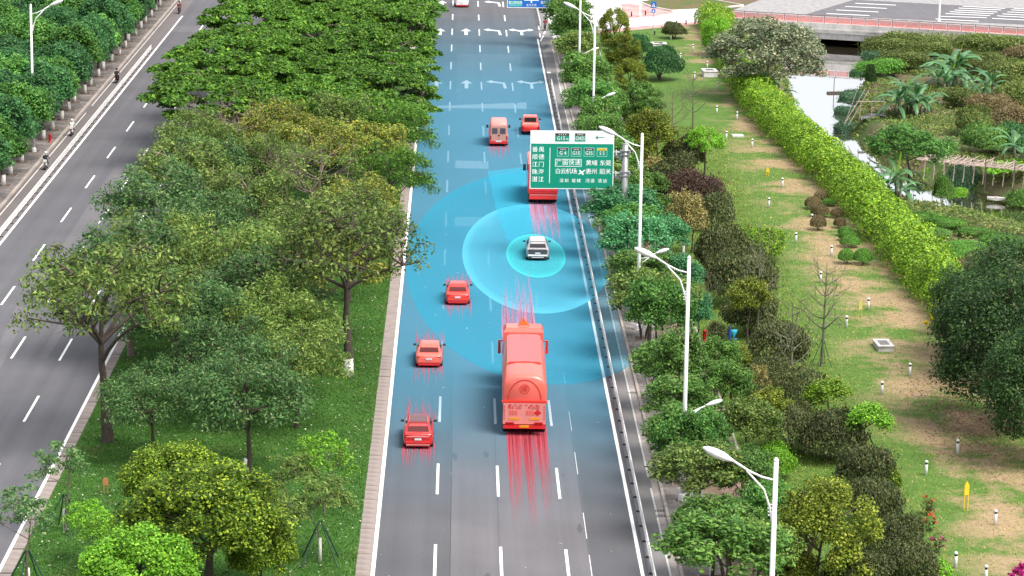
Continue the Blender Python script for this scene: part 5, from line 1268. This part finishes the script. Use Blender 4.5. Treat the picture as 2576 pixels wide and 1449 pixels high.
dk = [(1660, 205, 95, 85, L_left, 'green spreading shrub in front of the pale slab'), (1610, 150, 60, 60, L_left, 'green low shrub on the far lawn corner'), (1694, 100, 58, 42, L_dark, 'dark round bush beside the plaza footway'),
      (1720, 445, 100, 110, L_dark, 'dark grey shrub behind the purple bushes'), (1690, 500, 110, 110, L_dark, 'dark bush left of the purple bushes'), (1700, 540, 120, 110, L_purple, 'purple bush nearest the round olive tree'), (1765, 560, 120, 115, L_purple, 'purple bush at the lawn edge'), (1800, 585, 95, 95, L_dark, 'dark bush at the foot of the purple bushes'),
      (1650, 480, 70, 80, L_blossom, 'pale twiggy bush right of the green sign'), (1815, 705, 130, 130, L_dark, 'dark bush topmost of the long dark row'), (1860, 775, 150, 140, L_dark, 'dark bush below the topmost of the row'), (1885, 850, 130, 110, L_dark, 'dark bush behind the leftmost bare tree'),
      (1960, 945, 140, 130, L_dark, 'dark bush behind the middle bare tree'), (1920, 1010, 110, 110, L_dark, 'dark bush left of the middle bare tree'), (2010, 1050, 120, 120, L_dark, 'dark brownish bush below the bare trees'), (1990, 1140, 130, 120, L_dark, 'dark bush among the yellow tipped trees'),
      (2090, 1165, 150, 130, L_dark, 'dark bush left of the feathery staked tree'), (2170, 1240, 140, 120, L_dark, 'dark bush left of the clipped round shrubs'), (2200, 1330, 120, 120, L_dark, 'dark bush above the lowest dark bush'), (2250, 1420, 130, 120, L_dark, 'dark leaved bush beside the big yellow oval tree'), (2290, 1480, 130, 110, L_dark, 'lowest dark bush at the bottom edge'), (2160, 1500, 160, 110, L_dark, 'dark ground bush at the bottom edge'),
      (1840, 620, 120, 45, L_hedge, 'low yellow green bush on the lawn below the purple bushes'), (1900, 660, 130, 80, L_hedge, 'yellow green shrub beside the bare tree'), (1940, 1210, 100, 90, L_limeb, 'light green shrub under the nearest lamp arm')]
for px, py, w, h, lf, lb in dk: shrub(lb, px, py, w, h, lf)
for px, py, w, h, lf, lb in ((2183, 1190, 50, 50, L_lime, 'upper small round lime shrub on the grass strip'), (2238, 1243, 52, 55, L_lime, 'lower small round lime shrub on the grass strip'), (2255, 1462, 62, 44, L_lime, 'small lime shrub at the bottom edge'), (2350, 1475, 85, 60, L_limeb, 'bright green shrub at the bottom edge of the lawn')): shrub(lb, px, py, w, h, lf, 1, 'small lime shrubs')
for k, (px, py, w, h, lf) in enumerate(((2071, 508, 50, 26, L_clipb), (2086, 522, 38, 22, L_clip), (2045, 530, 46, 34, L_clipb), (2062, 550, 50, 32, L_clipb), (2106, 552, 36, 26, L_clipb), (2058, 583, 44, 40, L_clipb), (2112, 578, 34, 30, L_clipb), (2128, 598, 45, 26, L_clip), (2133, 610, 49, 28, L_clip), (2137, 626, 53, 32, L_clip), (2128, 668, 43, 42, L_clip), (2169, 670, 50, 44, L_clip))):
    shrub('%s clipped mushroom shaped shrub counted down from the far end, %s' % (nth(k), 'brownish' if lf is L_clipb else 'green'), px, py, w, h, lf, 2, 'clipped shrubs by the hedge', dep=1.0)
# flowering plants
def flowers(label, px, py, wpx, hpx, petal, nP=60, leaf=L_street, size=.16, nL=160):
    p = G(px, py); s = PXM(p); r = np.random.default_rng(int(px + py)); R = wpx / s / 2; H = hpx / s
    t = thing('flowering_plant', label, 'flowering plant', (p.x, p.y, .1), 0, 'flowering plants')
    part('stems', STM, M_bark_grey, t, scale=(R, R, H))
    d = unit(r.normal(size=(nL, 3))) * r.uniform(.3, 1, (nL, 1)); P = d * np.array([R, R, H * .5]) + np.array([0, 0, H * .5]); P[:, 2] = np.maximum(P[:, 2], .05)
    V, F = leaf_cards(P, d + np.array([0, 0, .6]), .18, .10, r); part('leaves', np_mesh('leaves', V, F), leaf, t)
    c = P[r.choice(nL, 12)]; Q = c[r.integers(0, 12, nP)] + r.normal(size=(nP, 3)) * .07
    V, F = leaf_cards(Q, r.normal(size=(nP, 3)) + np.array([0, -.4, .8]), size, size * .8, r); part('blossom', np_mesh('blossom', V, F), petal, t)
flowers('thin plant with red flowers, upper of two on the grass strip', 2335, 1300, 50, 62, L_red); flowers('thin plant with red flowers, lower of two on the grass strip', 2338, 1340, 48, 50, L_red, 50); flowers('red and magenta flowering plant below the red ones', 2355, 1395, 52, 60, L_pink, 60)
flowers('magenta flowering plant cut by the right bottom corner', 2566, 1470, 70, 60, L_pink, 260, L_pink, .2, 60)
flowers('yellow flowering bush at the end of the long hedge', 2362, 845, 95, 115, L_yel, 420, L_hedge, .22, 500)

# -- the long hedge
def hedge():
    r = np.random.default_rng(90)
    t = thing('hedge', 'long yellow green clipped hedge along the river side of the lawn', 'hedge', (36, 290, 0))
    ctr = np.array([(35.2, 388), (35.0, 373), (34.2, 340), (34.0, 306), (35.8, 280), (37.2, 260), (37.7, 240), (38.2, 220), (38.9, 203)])[::-1]
    seg = np.linalg.norm(np.diff(ctr, axis=0), axis=1); cum = np.concatenate([[0], np.cumsum(seg)])
    C = []
    ss = 0.0
    while ss < cum[-1]:
        x0, y0 = np.interp(ss, cum, ctr[:, 0]), np.interp(ss, cum, ctr[:, 1]); big = r.uniform(.8, 1.15)
        C.append((x0 - .75 + r.normal() * .2, y0 + r.uniform(-.5, .5), 1.35, 1.65 * big)); C.append((x0 + .75 + r.normal() * .2, y0 + 1.1 + r.uniform(-.5, .5), 1.5, 1.7 * big))
        C.append((x0 + r.normal() * .4, y0 + .6 + r.uniform(-.6, .6), 2.05 + r.normal() * .15, 1.45 * r.uniform(.7, 1.2))); C.append((x0 - 1.5, y0 + r.uniform(-.5, .5), .6, .95 * r.uniform(.8, 1.2)))
        for _ in range(3): C.append((x0 + r.uniform(-2.0, 2.0), y0 + r.uniform(-1, 1), r.uniform(1.2, 2.9), r.uniform(.5, .8)))
        ss += r.uniform(1.9, 2.9)
    C = np.array(C); cnt = (C[:, 3] ** 2 * 230).astype(int); n = cnt.sum(); ci = np.repeat(np.arange(len(C)), cnt)
    d = unit(r.normal(size=(n, 3))); d[:, 2] = np.where(r.uniform(0, 1, n) < .72, np.abs(d[:, 2]), d[:, 2])
    q = r.uniform(.80, 1.0, n) ** .5 + (r.uniform(0, 1, n) < .06) * r.uniform(0, .22, n)
    P = C[ci, :3] + d * (C[ci, 3] * q)[:, None]; P[:, 2] = np.maximum(P[:, 2], .05)
    V, F = leaf_cards(P - np.array([36, 290, 0]), d * 1.2 + np.array([0, 0, .12]) + r.normal(size=(n, 3)) * .38, .22, .14, r)
    part('foliage', np_mesh('foliage', V, F), L_hedge, t)
    w = NB()
    for k in range(160):
        ss = r.uniform(0, cum[-1]); x0 = np.interp(ss, cum, ctr[:, 0]) + r.normal() * .4; y0 = np.interp(ss, cum, ctr[:, 1])
        V, F = tube_np(bend(np.array([x0 - 36, y0 - 290, 0]), np.array([x0 - 36 + r.normal() * .8, y0 - 290 + r.normal() * .8, 2.6]), r, 4, .1), [.05, .04, .03, .015], 4); w.add(V, F)
    o = part('stems', w.mesh('stems'), M_bark, t); o['kind'] = 'stuff'
hedge()
def banana(label, x, y, z, s=1.0, n_=11, seed=1, young=2):
    r = np.random.default_rng(seed); t = thing('banana_plant', label, 'banana plant', (x, y, z), 0, 'banana plants', s)
    for q in range(3):
        a = q * 2.1 + seed; bx, by = .35 * math.cos(a), .35 * math.sin(a); hs = (1.5, 1.0, .7)[q]
        part('stem', MB().tube([(bx, by, -.1), (bx * 1.15, by * 1.1, hs * .5), (bx * 1.3, by * 1.3, hs)], [.16, .13, .09], 8).mesh('stem', True), M_bark_green, t)
        m_ = max(4, n_ // 2 - q)
        for k in range(m_):
            a2 = 2 * PI * k / m_ + r.normal() * .3; yg = q < 2 and k < 1
            el = 1.45 if yg else r.uniform(.45, 1.35); L = r.uniform(2.0, 3.1) * (.65 if yg else 1)
            d = np.array([math.cos(a2), math.sin(a2)]); K = 9; v = []; f = []; wv = .11 if yg else r.uniform(.17, .25)
            c = np.array([bx * 1.3, by * 1.3, hs - .1]); e = el
            for i in range(K + 1):
                u = i / K
                w = .03 if u < .12 else wv * (math.sin(PI * min(1, .12 + .86 * (u - .12) / .88)) ** .55) if u < 1 else .02
                sd = np.array([-d[1], d[0], 0]) * w; jag = r.uniform(.82, 1.0)
                v += [tuple(c + sd * jag - np.array([0, 0, w * .45])), tuple(c), tuple(c - sd * jag - np.array([0, 0, w * .45]))]
                if i: b0 = (i - 1) * 3; f += [(b0, b0 + 1, b0 + 4, b0 + 3), (b0 + 1, b0 + 2, b0 + 5, b0 + 4)]
                c = c + np.array([d[0] * math.cos(e), d[1] * math.cos(e), math.sin(e)]) * L / K
                e -= (.02 if yg else .17 + .09 * u)
            part('leaf', MB().add(v, f), L_bananay if yg else L_banana, t)
for k, (px, py, s, zz, lb) in enumerate(((2390, 215, 1.25, -.9, 'tallest banana plant right of the bridge opening'), (2372, 232, 1.05, -.9, 'banana plant at the foot of the tallest one'), (2405, 222, 1.1, -.9, 'banana plant leaning right of the tallest one'), (2290, 285, 1.15, -.9, 'broad banana plant behind the bamboo frame'), (2315, 290, 1.05, -.9, 'banana plant right of the broad one by the frame'), (2262, 292, 1.0, -.9, 'banana plant left of the broad one by the frame'),
                                          (2482, 258, 1.05, -.9, 'lone dark banana plant on the far bank'), (2558, 205, .7, -.9, 'small young banana plant near the right edge'), (2250, 500, 1.0, .1, 'banana plant growing out of the long hedge'), (1935, 262, .9, .1, 'banana plant in the far part of the hedge'), (2562, 420, .9, -1.2, 'small banana plant beside the vegetable bed'))):
    p = G(px, py, zz); banana(lb, p.x, p.y, bz(p.x, p.y) if p.x > 40 else zz, s * 1.45, 15, 100 + k)
# -- trees of the river side
p = G(1925, 235); put('gryA', 1925, 250, 275, 215, 'grey green flowering tree overhanging the river by the bridge', grp=None)
put('ovlB', 1800, 142, 75, 105, 'bright green bush where the hedge meets the plaza', L_limeb, grp=None)
p = G(2283, 505, -1.0); tree('rivA', 'slender dark trunked tree on the river bank', p.x, p.y, 1.12, 1.0, z=-1.2, leaf=L_left2)
for px, py, s, sz, lb in ((2510, 1075, .92, .93, 'large dark tree filling the right edge'), (2590, 960, 1.0, .95, 'dark tree behind the large one at the right edge'), (2440, 900, .62, .62, 'smaller dark tree by the yellow flowers'), (2600, 1170, .7, .8, 'low dark tree at the right edge over red leaf litter')):
    p = G(px, py); tree('dkA', lb, p.x, p.y, s, sz, grp='dark trees at the right edge', z=.05)
# bushes on the banks
kk = 0
def bank_bush(px, py, w, h, lf, zz=-.9, kind=0):
    global kk
    p = G(px, py, zz); zt = bz(p.x, p.y); p = G(px, py, zt)
    shrub('%s %s bush counted along the river bank' % (nth(kk % 59), {'leaf_bank': 'olive', 'leaf_reed': 'blue green', 'leaf_deep': 'dark green', 'leaf_bright': 'bright green', 'leaf_left': 'green', 'leaf_clipped_brown': 'brownish', 'leaf_clipped': 'fresh green', 'leaf_street': 'mid green'}[lf.name]), px, py, w, h, lf, kind, 'bushes on the river banks', zt, pos=p); kk += 1
for a in ((2205, 172, 70, 40, L_reed), (2165, 205, 50, 30, L_left), (2230, 150, 110, 55, L_bankleaf), (2290, 140, 100, 50, L_bankleaf), (2210, 195, 110, 45, L_clip), (2270, 180, 110, 50, L_bankleaf), (2340, 150, 90, 45, L_bankleaf), (2190, 225, 26, 62, L_deep),
          (2450, 140, 110, 55, L_bankleaf), (2520, 150, 120, 60, L_bankleaf), (2570, 175, 110, 60, L_clipb), (2460, 185, 110, 50, L_bankleaf), (2540, 215, 120, 60, L_bankleaf), (2420, 275, 90, 50, L_bankleaf), (2500, 300, 120, 60, L_clipb), (2570, 280, 110, 70, L_bankleaf), (2470, 345, 120, 70, L_bankleaf), (2545, 350, 120, 80, L_clipb),
          (2480, 390, 110, 70, L_street), (2560, 385, 110, 70, L_left), (2140, 275, 60, 45, L_reed), (2128, 305, 50, 35, L_reed), (2130, 350, 60, 42, L_reed), (2355, 440, 110, 85, L_left), (2390, 455, 55, 30, L_limeb), (2420, 490, 80, 70, L_reed), (2345, 460, 50, 35, L_limeb), (2370, 520, 50, 75, L_street), (2405, 505, 50, 32, L_limeb), (2570, 535, 80, 60, L_street), (2540, 490, 40, 30, L_street)): bank_bush(*a)
for a in ((2320, 560, 70, 22, L_clip), (2380, 575, 90, 26, L_clip), (2450, 600, 90, 26, L_clip), (2520, 620, 90, 26, L_clip), (2570, 640, 80, 30, L_clip), (2340, 600, 90, 22, L_street), (2420, 635, 110, 24, L_clip), (2500, 665, 110, 28, L_bankleaf), (2380, 660, 100, 26, L_clip), (2440, 700, 120, 40, L_clipb), (2530, 710, 120, 50, L_clipb), (2480, 745, 120, 55, L_bankleaf), (2560, 760, 110, 60, L_clipb), (2420, 745, 80, 40, L_street)): bank_bush(*a, zz=-.4)
# bamboo frame with tarpaulin, trellis, garden bed
def sticks(parent, lst, r=.035, name='pole', m=M_bamboo):
    for a, b in lst: part(name, MB().tube([a, ((a[0] + b[0]) / 2 + .03, (a[1] + b[1]) / 2, (a[2] + b[2]) / 2 - .03), b], [r, r * .9, r * .7], 5), m, parent)
p = G(2195, 300, -1.2); t = thing('bamboo_frame', 'rough pole frame with grey tarpaulin on the river bank', 'frame', (p.x, p.y, -1.3), .1)
sticks(t, [((-1.6, 0, 0), (-1.5, 0, 2.3)), ((1.2, 0, 0), (1.2, 0, 2.5)), ((-.2, 0, 0), (-.2, 0, 2.2)), ((-2.0, 0, 2.15), (1.4, 0, 2.15)), ((-3.4, -.3, -.4), (-1.0, .2, 3.6)), ((-2.9, -.3, -.5), (-.6, .2, 3.4)), ((-3.1, .5, -.3), (-1.8, .4, 3.8)), ((1.3, 1.5, 0), (1.3, 1.5, 2.4)), ((1.2, 0, 2.4), (1.3, 1.5, 2.4))], .05)
tp = MB(); Rr = []
for i in range(9):
    Rr.append([(-1.5 + i * .36, -.6 + j * .4, .35 + .12 * math.sin(i * 1.3 + j) + .06 * i + (-.25 if j == 0 else 0)) for j in range(4)])
tp.rings(Rr, False, False); part('tarpaulin', tp, mat('tarpaulin', (.10, .105, .115), .7, var=.3), t)
p = G(2500, 445, -1.4); t = thing('trellis', 'sagging bamboo trellis of weathered canes over the far bank', 'trellis', (p.x, p.y, -1.6), math.radians(-28))
ll = []
for i in range(14):
    x = -7 + i * 1.05
    ll.append(((x, -1.6, -.4), (x + .1, -1.6, 1.5))); ll.append(((x, 1.6, 0), (x, 1.6, 1.7)))
    for k in range(3): ll.append(((x + k * .35, -2.0, 1.5 + RND.uniform(-.15, .15)), (x + k * .35 + RND.uniform(-1.2, 1.2), 2.0, 1.7 + RND.uniform(-.15, .15))))
for k in range(9): ll.append(((-8 + RND.uniform(-.5, .5), -1.8 + k * .45, 1.55 + RND.uniform(-.1, .1)), (7.5, -1.8 + k * .45 + RND.uniform(-.7, .7), 1.5 + RND.uniform(-.2, .1))))
sticks(t, ll, .05, 'cane')
for i, (px, py) in enumerate(((2305 + 110, 425), (2443, 432), (2475, 470), (2520, 425), (2548, 475), (2570, 440))):
    p = G(px, py, -1.2); o = part('stake', MB().tube([(0, 0, 0), (.06, 0, 1.8), (.02, 0, 3.2)], [.07, .06, .045], 6), M_bark); o.location = (p.x, p.y, -1.6); tag(o, '%s dark garden stake by the trellis counted from the left' % nth(i), 'stake', 'garden stakes')
r = np.random.default_rng(95); a, b_ = G(2480, 440, -1.1), G(2600, 425, -1.1)
nG = 1500; u = r.uniform(0, 1, nG); P = np.stack([a.x + (b_.x - a.x) * u + r.normal(size=nG) * .3, a.y + (b_.y - a.y) * u + r.uniform(-3, 3, nG), np.full(nG, -.55) + r.uniform(0, .3, nG)], -1)
V, F = leaf_cards(P, r.normal(size=(nG, 3)) * .4 + np.array([0, 0, 1]), .34, .26, r); o = part('vegetable_bed', np_mesh('veg', V, F), L_limeb); tag(o, 'bright green vegetable bed beside the trellis', 'vegetables', kind='stuff')
# punt-like plank and poles in the river
p = G(2098, 235, -3); t = thing('plank_raft', 'dark floating plank with a mooring pole in the bright water', 'raft', (p.x, p.y, -3.0), .2)
part('hull', MB().rings([[(-1.0, -.2, 0), (-1.0, .2, 0), (-.9, .2, .22), (-.9, -.2, .22)], [(.6, -.3, -.02), (.6, .3, -.02), (.6, .3, .2), (.6, -.3, .2)], [(1.3, -.05, .1), (1.3, .05, .1), (1.3, .05, .22), (1.3, -.05, .22)]]), M_bark, t); part('mooring_pole', MB().tube([(.1, .5, -.3), (.1, .5, 1.9)], .045, 6), M_bark, t)
p = G(2505, 500, -2.6); t = thing('flat_boat', 'pale flat boat drawn up on the mud by the trellis', 'boat', (p.x, p.y, -2.75), -.25)
part('hull', MB().rings([[(-.9, -.25, .12), (-.9, .25, .12), (-.9, .3, .3), (-.9, -.3, .3)], [(0, -.35, 0), (0, .35, 0), (0, .42, .3), (0, -.42, .3)], [(.9, -.25, .12), (.9, .25, .12), (.9, .3, .3), (.9, -.3, .3)]]), M_conc, t); part('thwart', MB().box(-.1, .1, -.4, .4, .31, .35), M_bamboo, t)

# -- low bollard lights on the lawn
BS = MB().lathe([(.09, 0), (.09, .62), (.075, .64)], 10).mesh('shaft', True); BS.materials.append(M_white_metal)
BG = MB().lathe([(.07, .641), (.07, .76)], 10).mesh('light_band'); BG.materials.append(M_dark)
BC = MB().lathe([(.10, .761), (.10, .83), (.03, .89)], 10).mesh('cap', True); BC.materials.append(M_white_metal)
bo = [(1628, 112), (1687, 102), (1711, 155), (1742, 132), (1778, 176), (1746, 203), (1804, 229), (1802, 290), (1853, 305), (1826, 355), (1891, 375), (1967, 475), (1933, 526), (2041, 568), (2001, 615), (2090, 648), (2063, 715), (2183, 783), (2128, 829), (2287, 950), (2217, 997), (2407, 1146), (2328, 1200), (2502, 1326), (2402, 1434), (2478, 1468), (1930, 712)]
for i, (px, py) in enumerate(sorted(bo, key=lambda q: -q[1])):
    p = G(px, py); t = thing('bollard_light', 'white bollard light on the lawn, %s counted from the camera' % nth(i), 'bollard light', (p.x, p.y, .1), 0, 'lawn bollard lights', 1.12)
    part('shaft', BS, None, t); part('light_band', BG, None, t); part('cap', BC, None, t)
# utility boxes
def slab(label, px, py, w, d, h, lid=True, m=M_conc):
    p = G(px, py); t = thing('utility_box', label, 'utility box', (p.x, p.y + d / 2, .08), .06)
    part('wall', MB().box(-w / 2, w / 2, -d / 2, d / 2, 0, h, .03), m, t)
    if lid:
        part('lid', MB().box(-w / 2 - .04, w / 2 + .04, -d / 2 - .04, d / 2 + .04, h + .002, h + .09), m, t)
        for k in range(4): part('grille_bar', MB().box(-w * .3, w * .3, -d * .3 + k * d * .16, -d * .3 + k * d * .16 + d * .07, h + .092, h + .115), M_dark, t)
slab('grey concrete box with grille on the near lawn', 2226, 888, 1.15, 2.2, .36); slab('white concrete box on the bare earth far up the lawn', 1786, 197, 1.7, 2.4, .7, True, M_plaza); slab('flat white concrete slab near the plaza', 1657, 118, 2.0, 1.6, .28, True, M_plaza); slab('low concrete slab at the foot of the hedge', 1856, 348, 1.3, 1.2, .2, False)
# yellow markers, hydrants
def marker(label, px, py, H=1.5, m=S_yellow):
    p = G(px, py); t = thing('marker_post', label, 'marker post', (p.x, p.y, .1), .35, 'marker posts')
    for s in (-1, 1): part('leg', MB().tube([(s * .12, 0, 0), (s * .12, 0, H * .7)], .03, 6), m, t)
    part('board', MB().add([(-.16, -.03, H * .55), (.16, -.03, H * .55), (.16, -.03, H * .88), (0, -.03, H * 1.05), (-.16, -.03, H * .88), (-.16, .03, H * .55), (.16, .03, H * .55), (.16, .03, H * .88), (0, .03, H * 1.05), (-.16, .03, H * .88)], [(0, 1, 2, 3, 4), (9, 8, 7, 6, 5), (0, 5, 6, 1), (1, 6, 7, 2), (2, 7, 8, 3), (3, 8, 9, 4), (4, 9, 5, 0)]), m, t)
marker('yellow arrow shaped marker on two legs on the bare lawn', 2428, 1288, 1.75); marker('small orange yellow marker on the middle of the lawn', 1930, 446, .8); marker('orange wooden marker post in the median grass', 266, 1246, 1.0, mat('marker_wood', (.36, .15, .06), .7)); marker('thin yellow marker beside the bare trees', 2162, 810, 1.6, mat('marker_pale', (.45, .42, .12), .7))
def hydrant(label, px, py):
    p = G(px, py); t = thing('fire_hydrant', label, 'fire hydrant', (p.x, p.y, .12), 0, 'fire hydrants', 1.15); m = mat('hydrant_red', (.36, .012, .016), .4)
    part('barrel', MB().lathe([(.17, 0), (.17, .05), (.12, .08), (.12, .62), (.15, .65), (.14, .75), (.05, .84)], 12).mesh('b', True), m, t)
    for s in (-1, 1): part('outlet', MB().tube([(s * .1, 0, .45), (s * .22, 0, .45)], .06, 8), m, t)
    part('nozzle', MB().tube([(0, -.1, .42), (0, -.23, .42)], .075, 8), m, t)
hydrant('red fire hydrant on the lawn by the brick path', 1771, 864); hydrant('red fire hydrant on the left pavement beside a white scooter', 126, 362)
p = G(1838, 888); t = thing('hanging_jackets', 'dark blue and turquoise jackets hung on a thin trunk', 'jackets', (p.x, p.y, .1))
part('pole', MB().tube([(-.1, 0, 0), (-.1, 0, 2.1)], .06, 6), M_bark, t)
for dx, z0, z1, c, w in ((-.12, .7, 2.0, (.012, .06, .22), .17), (.16, .55, 1.65, (.02, .30, .42), .26), (.28, .35, 1.0, (.03, .12, .30), .2)):
    Rr = [[(dx + w * (.5 + .5 * math.sin(k * .8 + dx * 9)) * math.cos(a), .14 * math.sin(a), z1 - (z1 - z0) * k / 6) for a in [2 * PI * j / 8 for j in range(8)]] for k in range(7)]
    part('jacket', MB().rings(Rr).mesh('j', True), mat('jacket_%d' % int(dx * 100), c, .8), t)

# -- tree pits in the pavements
pit = MB()
for a in ((-.75, .75, -.75, -.63), (-.75, .75, .63, .75), (-.75, -.63, -.63, .63), (.63, .75, -.63, .63)): pit.box(a[0], a[1], a[2], a[3], 0, .05)
pitm = pit.mesh('pit_edging'); pitm.materials.append(M_kerb); pits = sheet(-.63, .63, -.63, .63, .012).mesh('pit_soil'); pits.materials.append(M_soil)
for o in [o for o in bpy.data.objects if o.get('group') in ('left pavement trees', 'right pavement trees')]:
    pv = bpy.data.objects['pavement_left' if o['group'][0] == 'l' else 'pavement_right']
    part('pit_edging', pitm, None, pv, (o.location.x, o.location.y, .142)); part('pit_soil', pits, None, pv, (o.location.x, o.location.y, .142))

# -- turf, leaf litter
def blades(name, n, x0, x1, y0, y1, z, m, label, seed, h=.16, keep=None):
    r = np.random.default_rng(seed); x = r.uniform(x0, x1, n); y = r.uniform(y0, y1, n)
    if keep is not None: k = keep(x, y, r); x, y = x[k], y[k]
    n = len(x); a = r.uniform(0, 2 * PI, n); w = .032; hh = h * r.uniform(.5, 1.3, n)
    dx, dy = np.cos(a) * w, np.sin(a) * w; lx, ly = r.normal(size=n) * .07, r.normal(size=n) * .07; zz = np.full(n, z)
    V = np.stack([np.stack([x - dx, y - dy, zz], -1), np.stack([x + dx, y + dy, zz], -1), np.stack([x + dx * .3 + lx, y + dy * .3 + ly, zz + hh], -1), np.stack([x - dx * .3 + lx, y - dy * .3 + ly, zz + hh], -1)], 1).reshape(-1, 3)
    o = part(name, np_mesh(name, V, np.arange(n * 4).reshape(n, 4)), m); tag(o, label, 'grass', kind='stuff')
blades('median_turf', 120000, -24.1, -5.5, 141, 232, .10, L_blade, 'short green turf of the central reservation', 1, .10)
def keep_lawn(x, y, r):
    return r.uniform(0, 1, len(x)) > np.clip((x - 25.5) / 3, 0, 1)
blades('lawn_turf', 120000, 18.2, 33.5, 141, 300, .11, L_bladel, 'mown turf of the right lawn, thin where it is worn', 2, .09, keep_lawn)
L_dry = leafmat('grass_blade_dry', (.10, .16, .035), (.17, .19, .06), (.30, .25, .12), .2)
blades('dry_turf', 26000, 25.5, 37.5, 141, 300, .11, L_dry, 'thin dry tufts on the worn part of the lawn', 8, .08)
def litter(name, n, x0, x1, y0, y1, z, m, label, seed, size=.13, gauss=None):
    r = np.random.default_rng(seed)
    if gauss is not None: P = np.stack([gauss[0] + r.normal(size=n) * gauss[2], gauss[1] + r.normal(size=n) * gauss[3], np.full(n, z)], -1)
    else: P = np.stack([r.uniform(x0, x1, n), r.uniform(y0, y1, n), np.full(n, z)], -1)
    V, F = leaf_cards(P, np.array([0, 0, 1.]) + r.normal(size=(n, 3)) * .25, size, size * .6, r, .0); V[:, 2] = np.maximum(V[:, 2], z - .03)
    o = part(name, np_mesh(name, V, F), m); tag(o, label, 'leaf litter', kind='stuff')
litter('fallen_petals', 1500, -24, -5.5, 142, 215, .24, L_litter, 'pale fallen petals and leaves on the median grass', 3)
litter('fallen_leaves', 1200, 18.3, 33, 142, 270, .22, L_litter, 'scattered pale dry leaves on the right lawn', 4, .08)
litter('red_leaf_litter', 2600, 0, 0, 0, 0, .16, L_litter_r, 'reddish brown leaf litter under the dark tree', 5, .15, (33.6, 180, 1.4, 6.5))
litter('pavement_litter', 900, 12.0, 16.1, 142, 260, .19, L_litter, 'dry leaves blown over the right pavement', 6, .10)
litter('road_litter', 90, -4.2, 12.2, 145, 330, .03, L_litter, 'few pale scraps lying on the carriageway', 7, .16)
# -- rough growth on the river banks (nobody could count it)
r = np.random.default_rng(33); n = 260000
x = r.uniform(38.6, 84, n); y = r.uniform(200, 392, n); d = river_d(x, y)
tb = (x - BR0.x) * bn.x + (y - BR0.y) * bn.y
keep = (d > .4) & (tb < -1.2) & (vnoise(x, y, .16, 2) + .5 * vnoise(x, y, .5, 7) + r.normal(size=n) * .18 > -.18)
x, y = x[keep], y[keep]; z = bank_h(x, y); tall = .25 + .55 * np.clip(vnoise(x, y, .22, 4) + .4, 0, 1.2)
P = np.stack([x, y, z + r.uniform(0, 1, len(x)) * tall], -1)
V, F = leaf_cards(P, r.normal(size=(len(x), 3)) * .5 + np.array([0, -.2, .8]), .36, .16, r)
o = part('bank_undergrowth', np_mesh('undergrowth', V, F), L_bankleaf); tag(o, 'rough olive green undergrowth covering the river banks', 'undergrowth', kind='stuff')
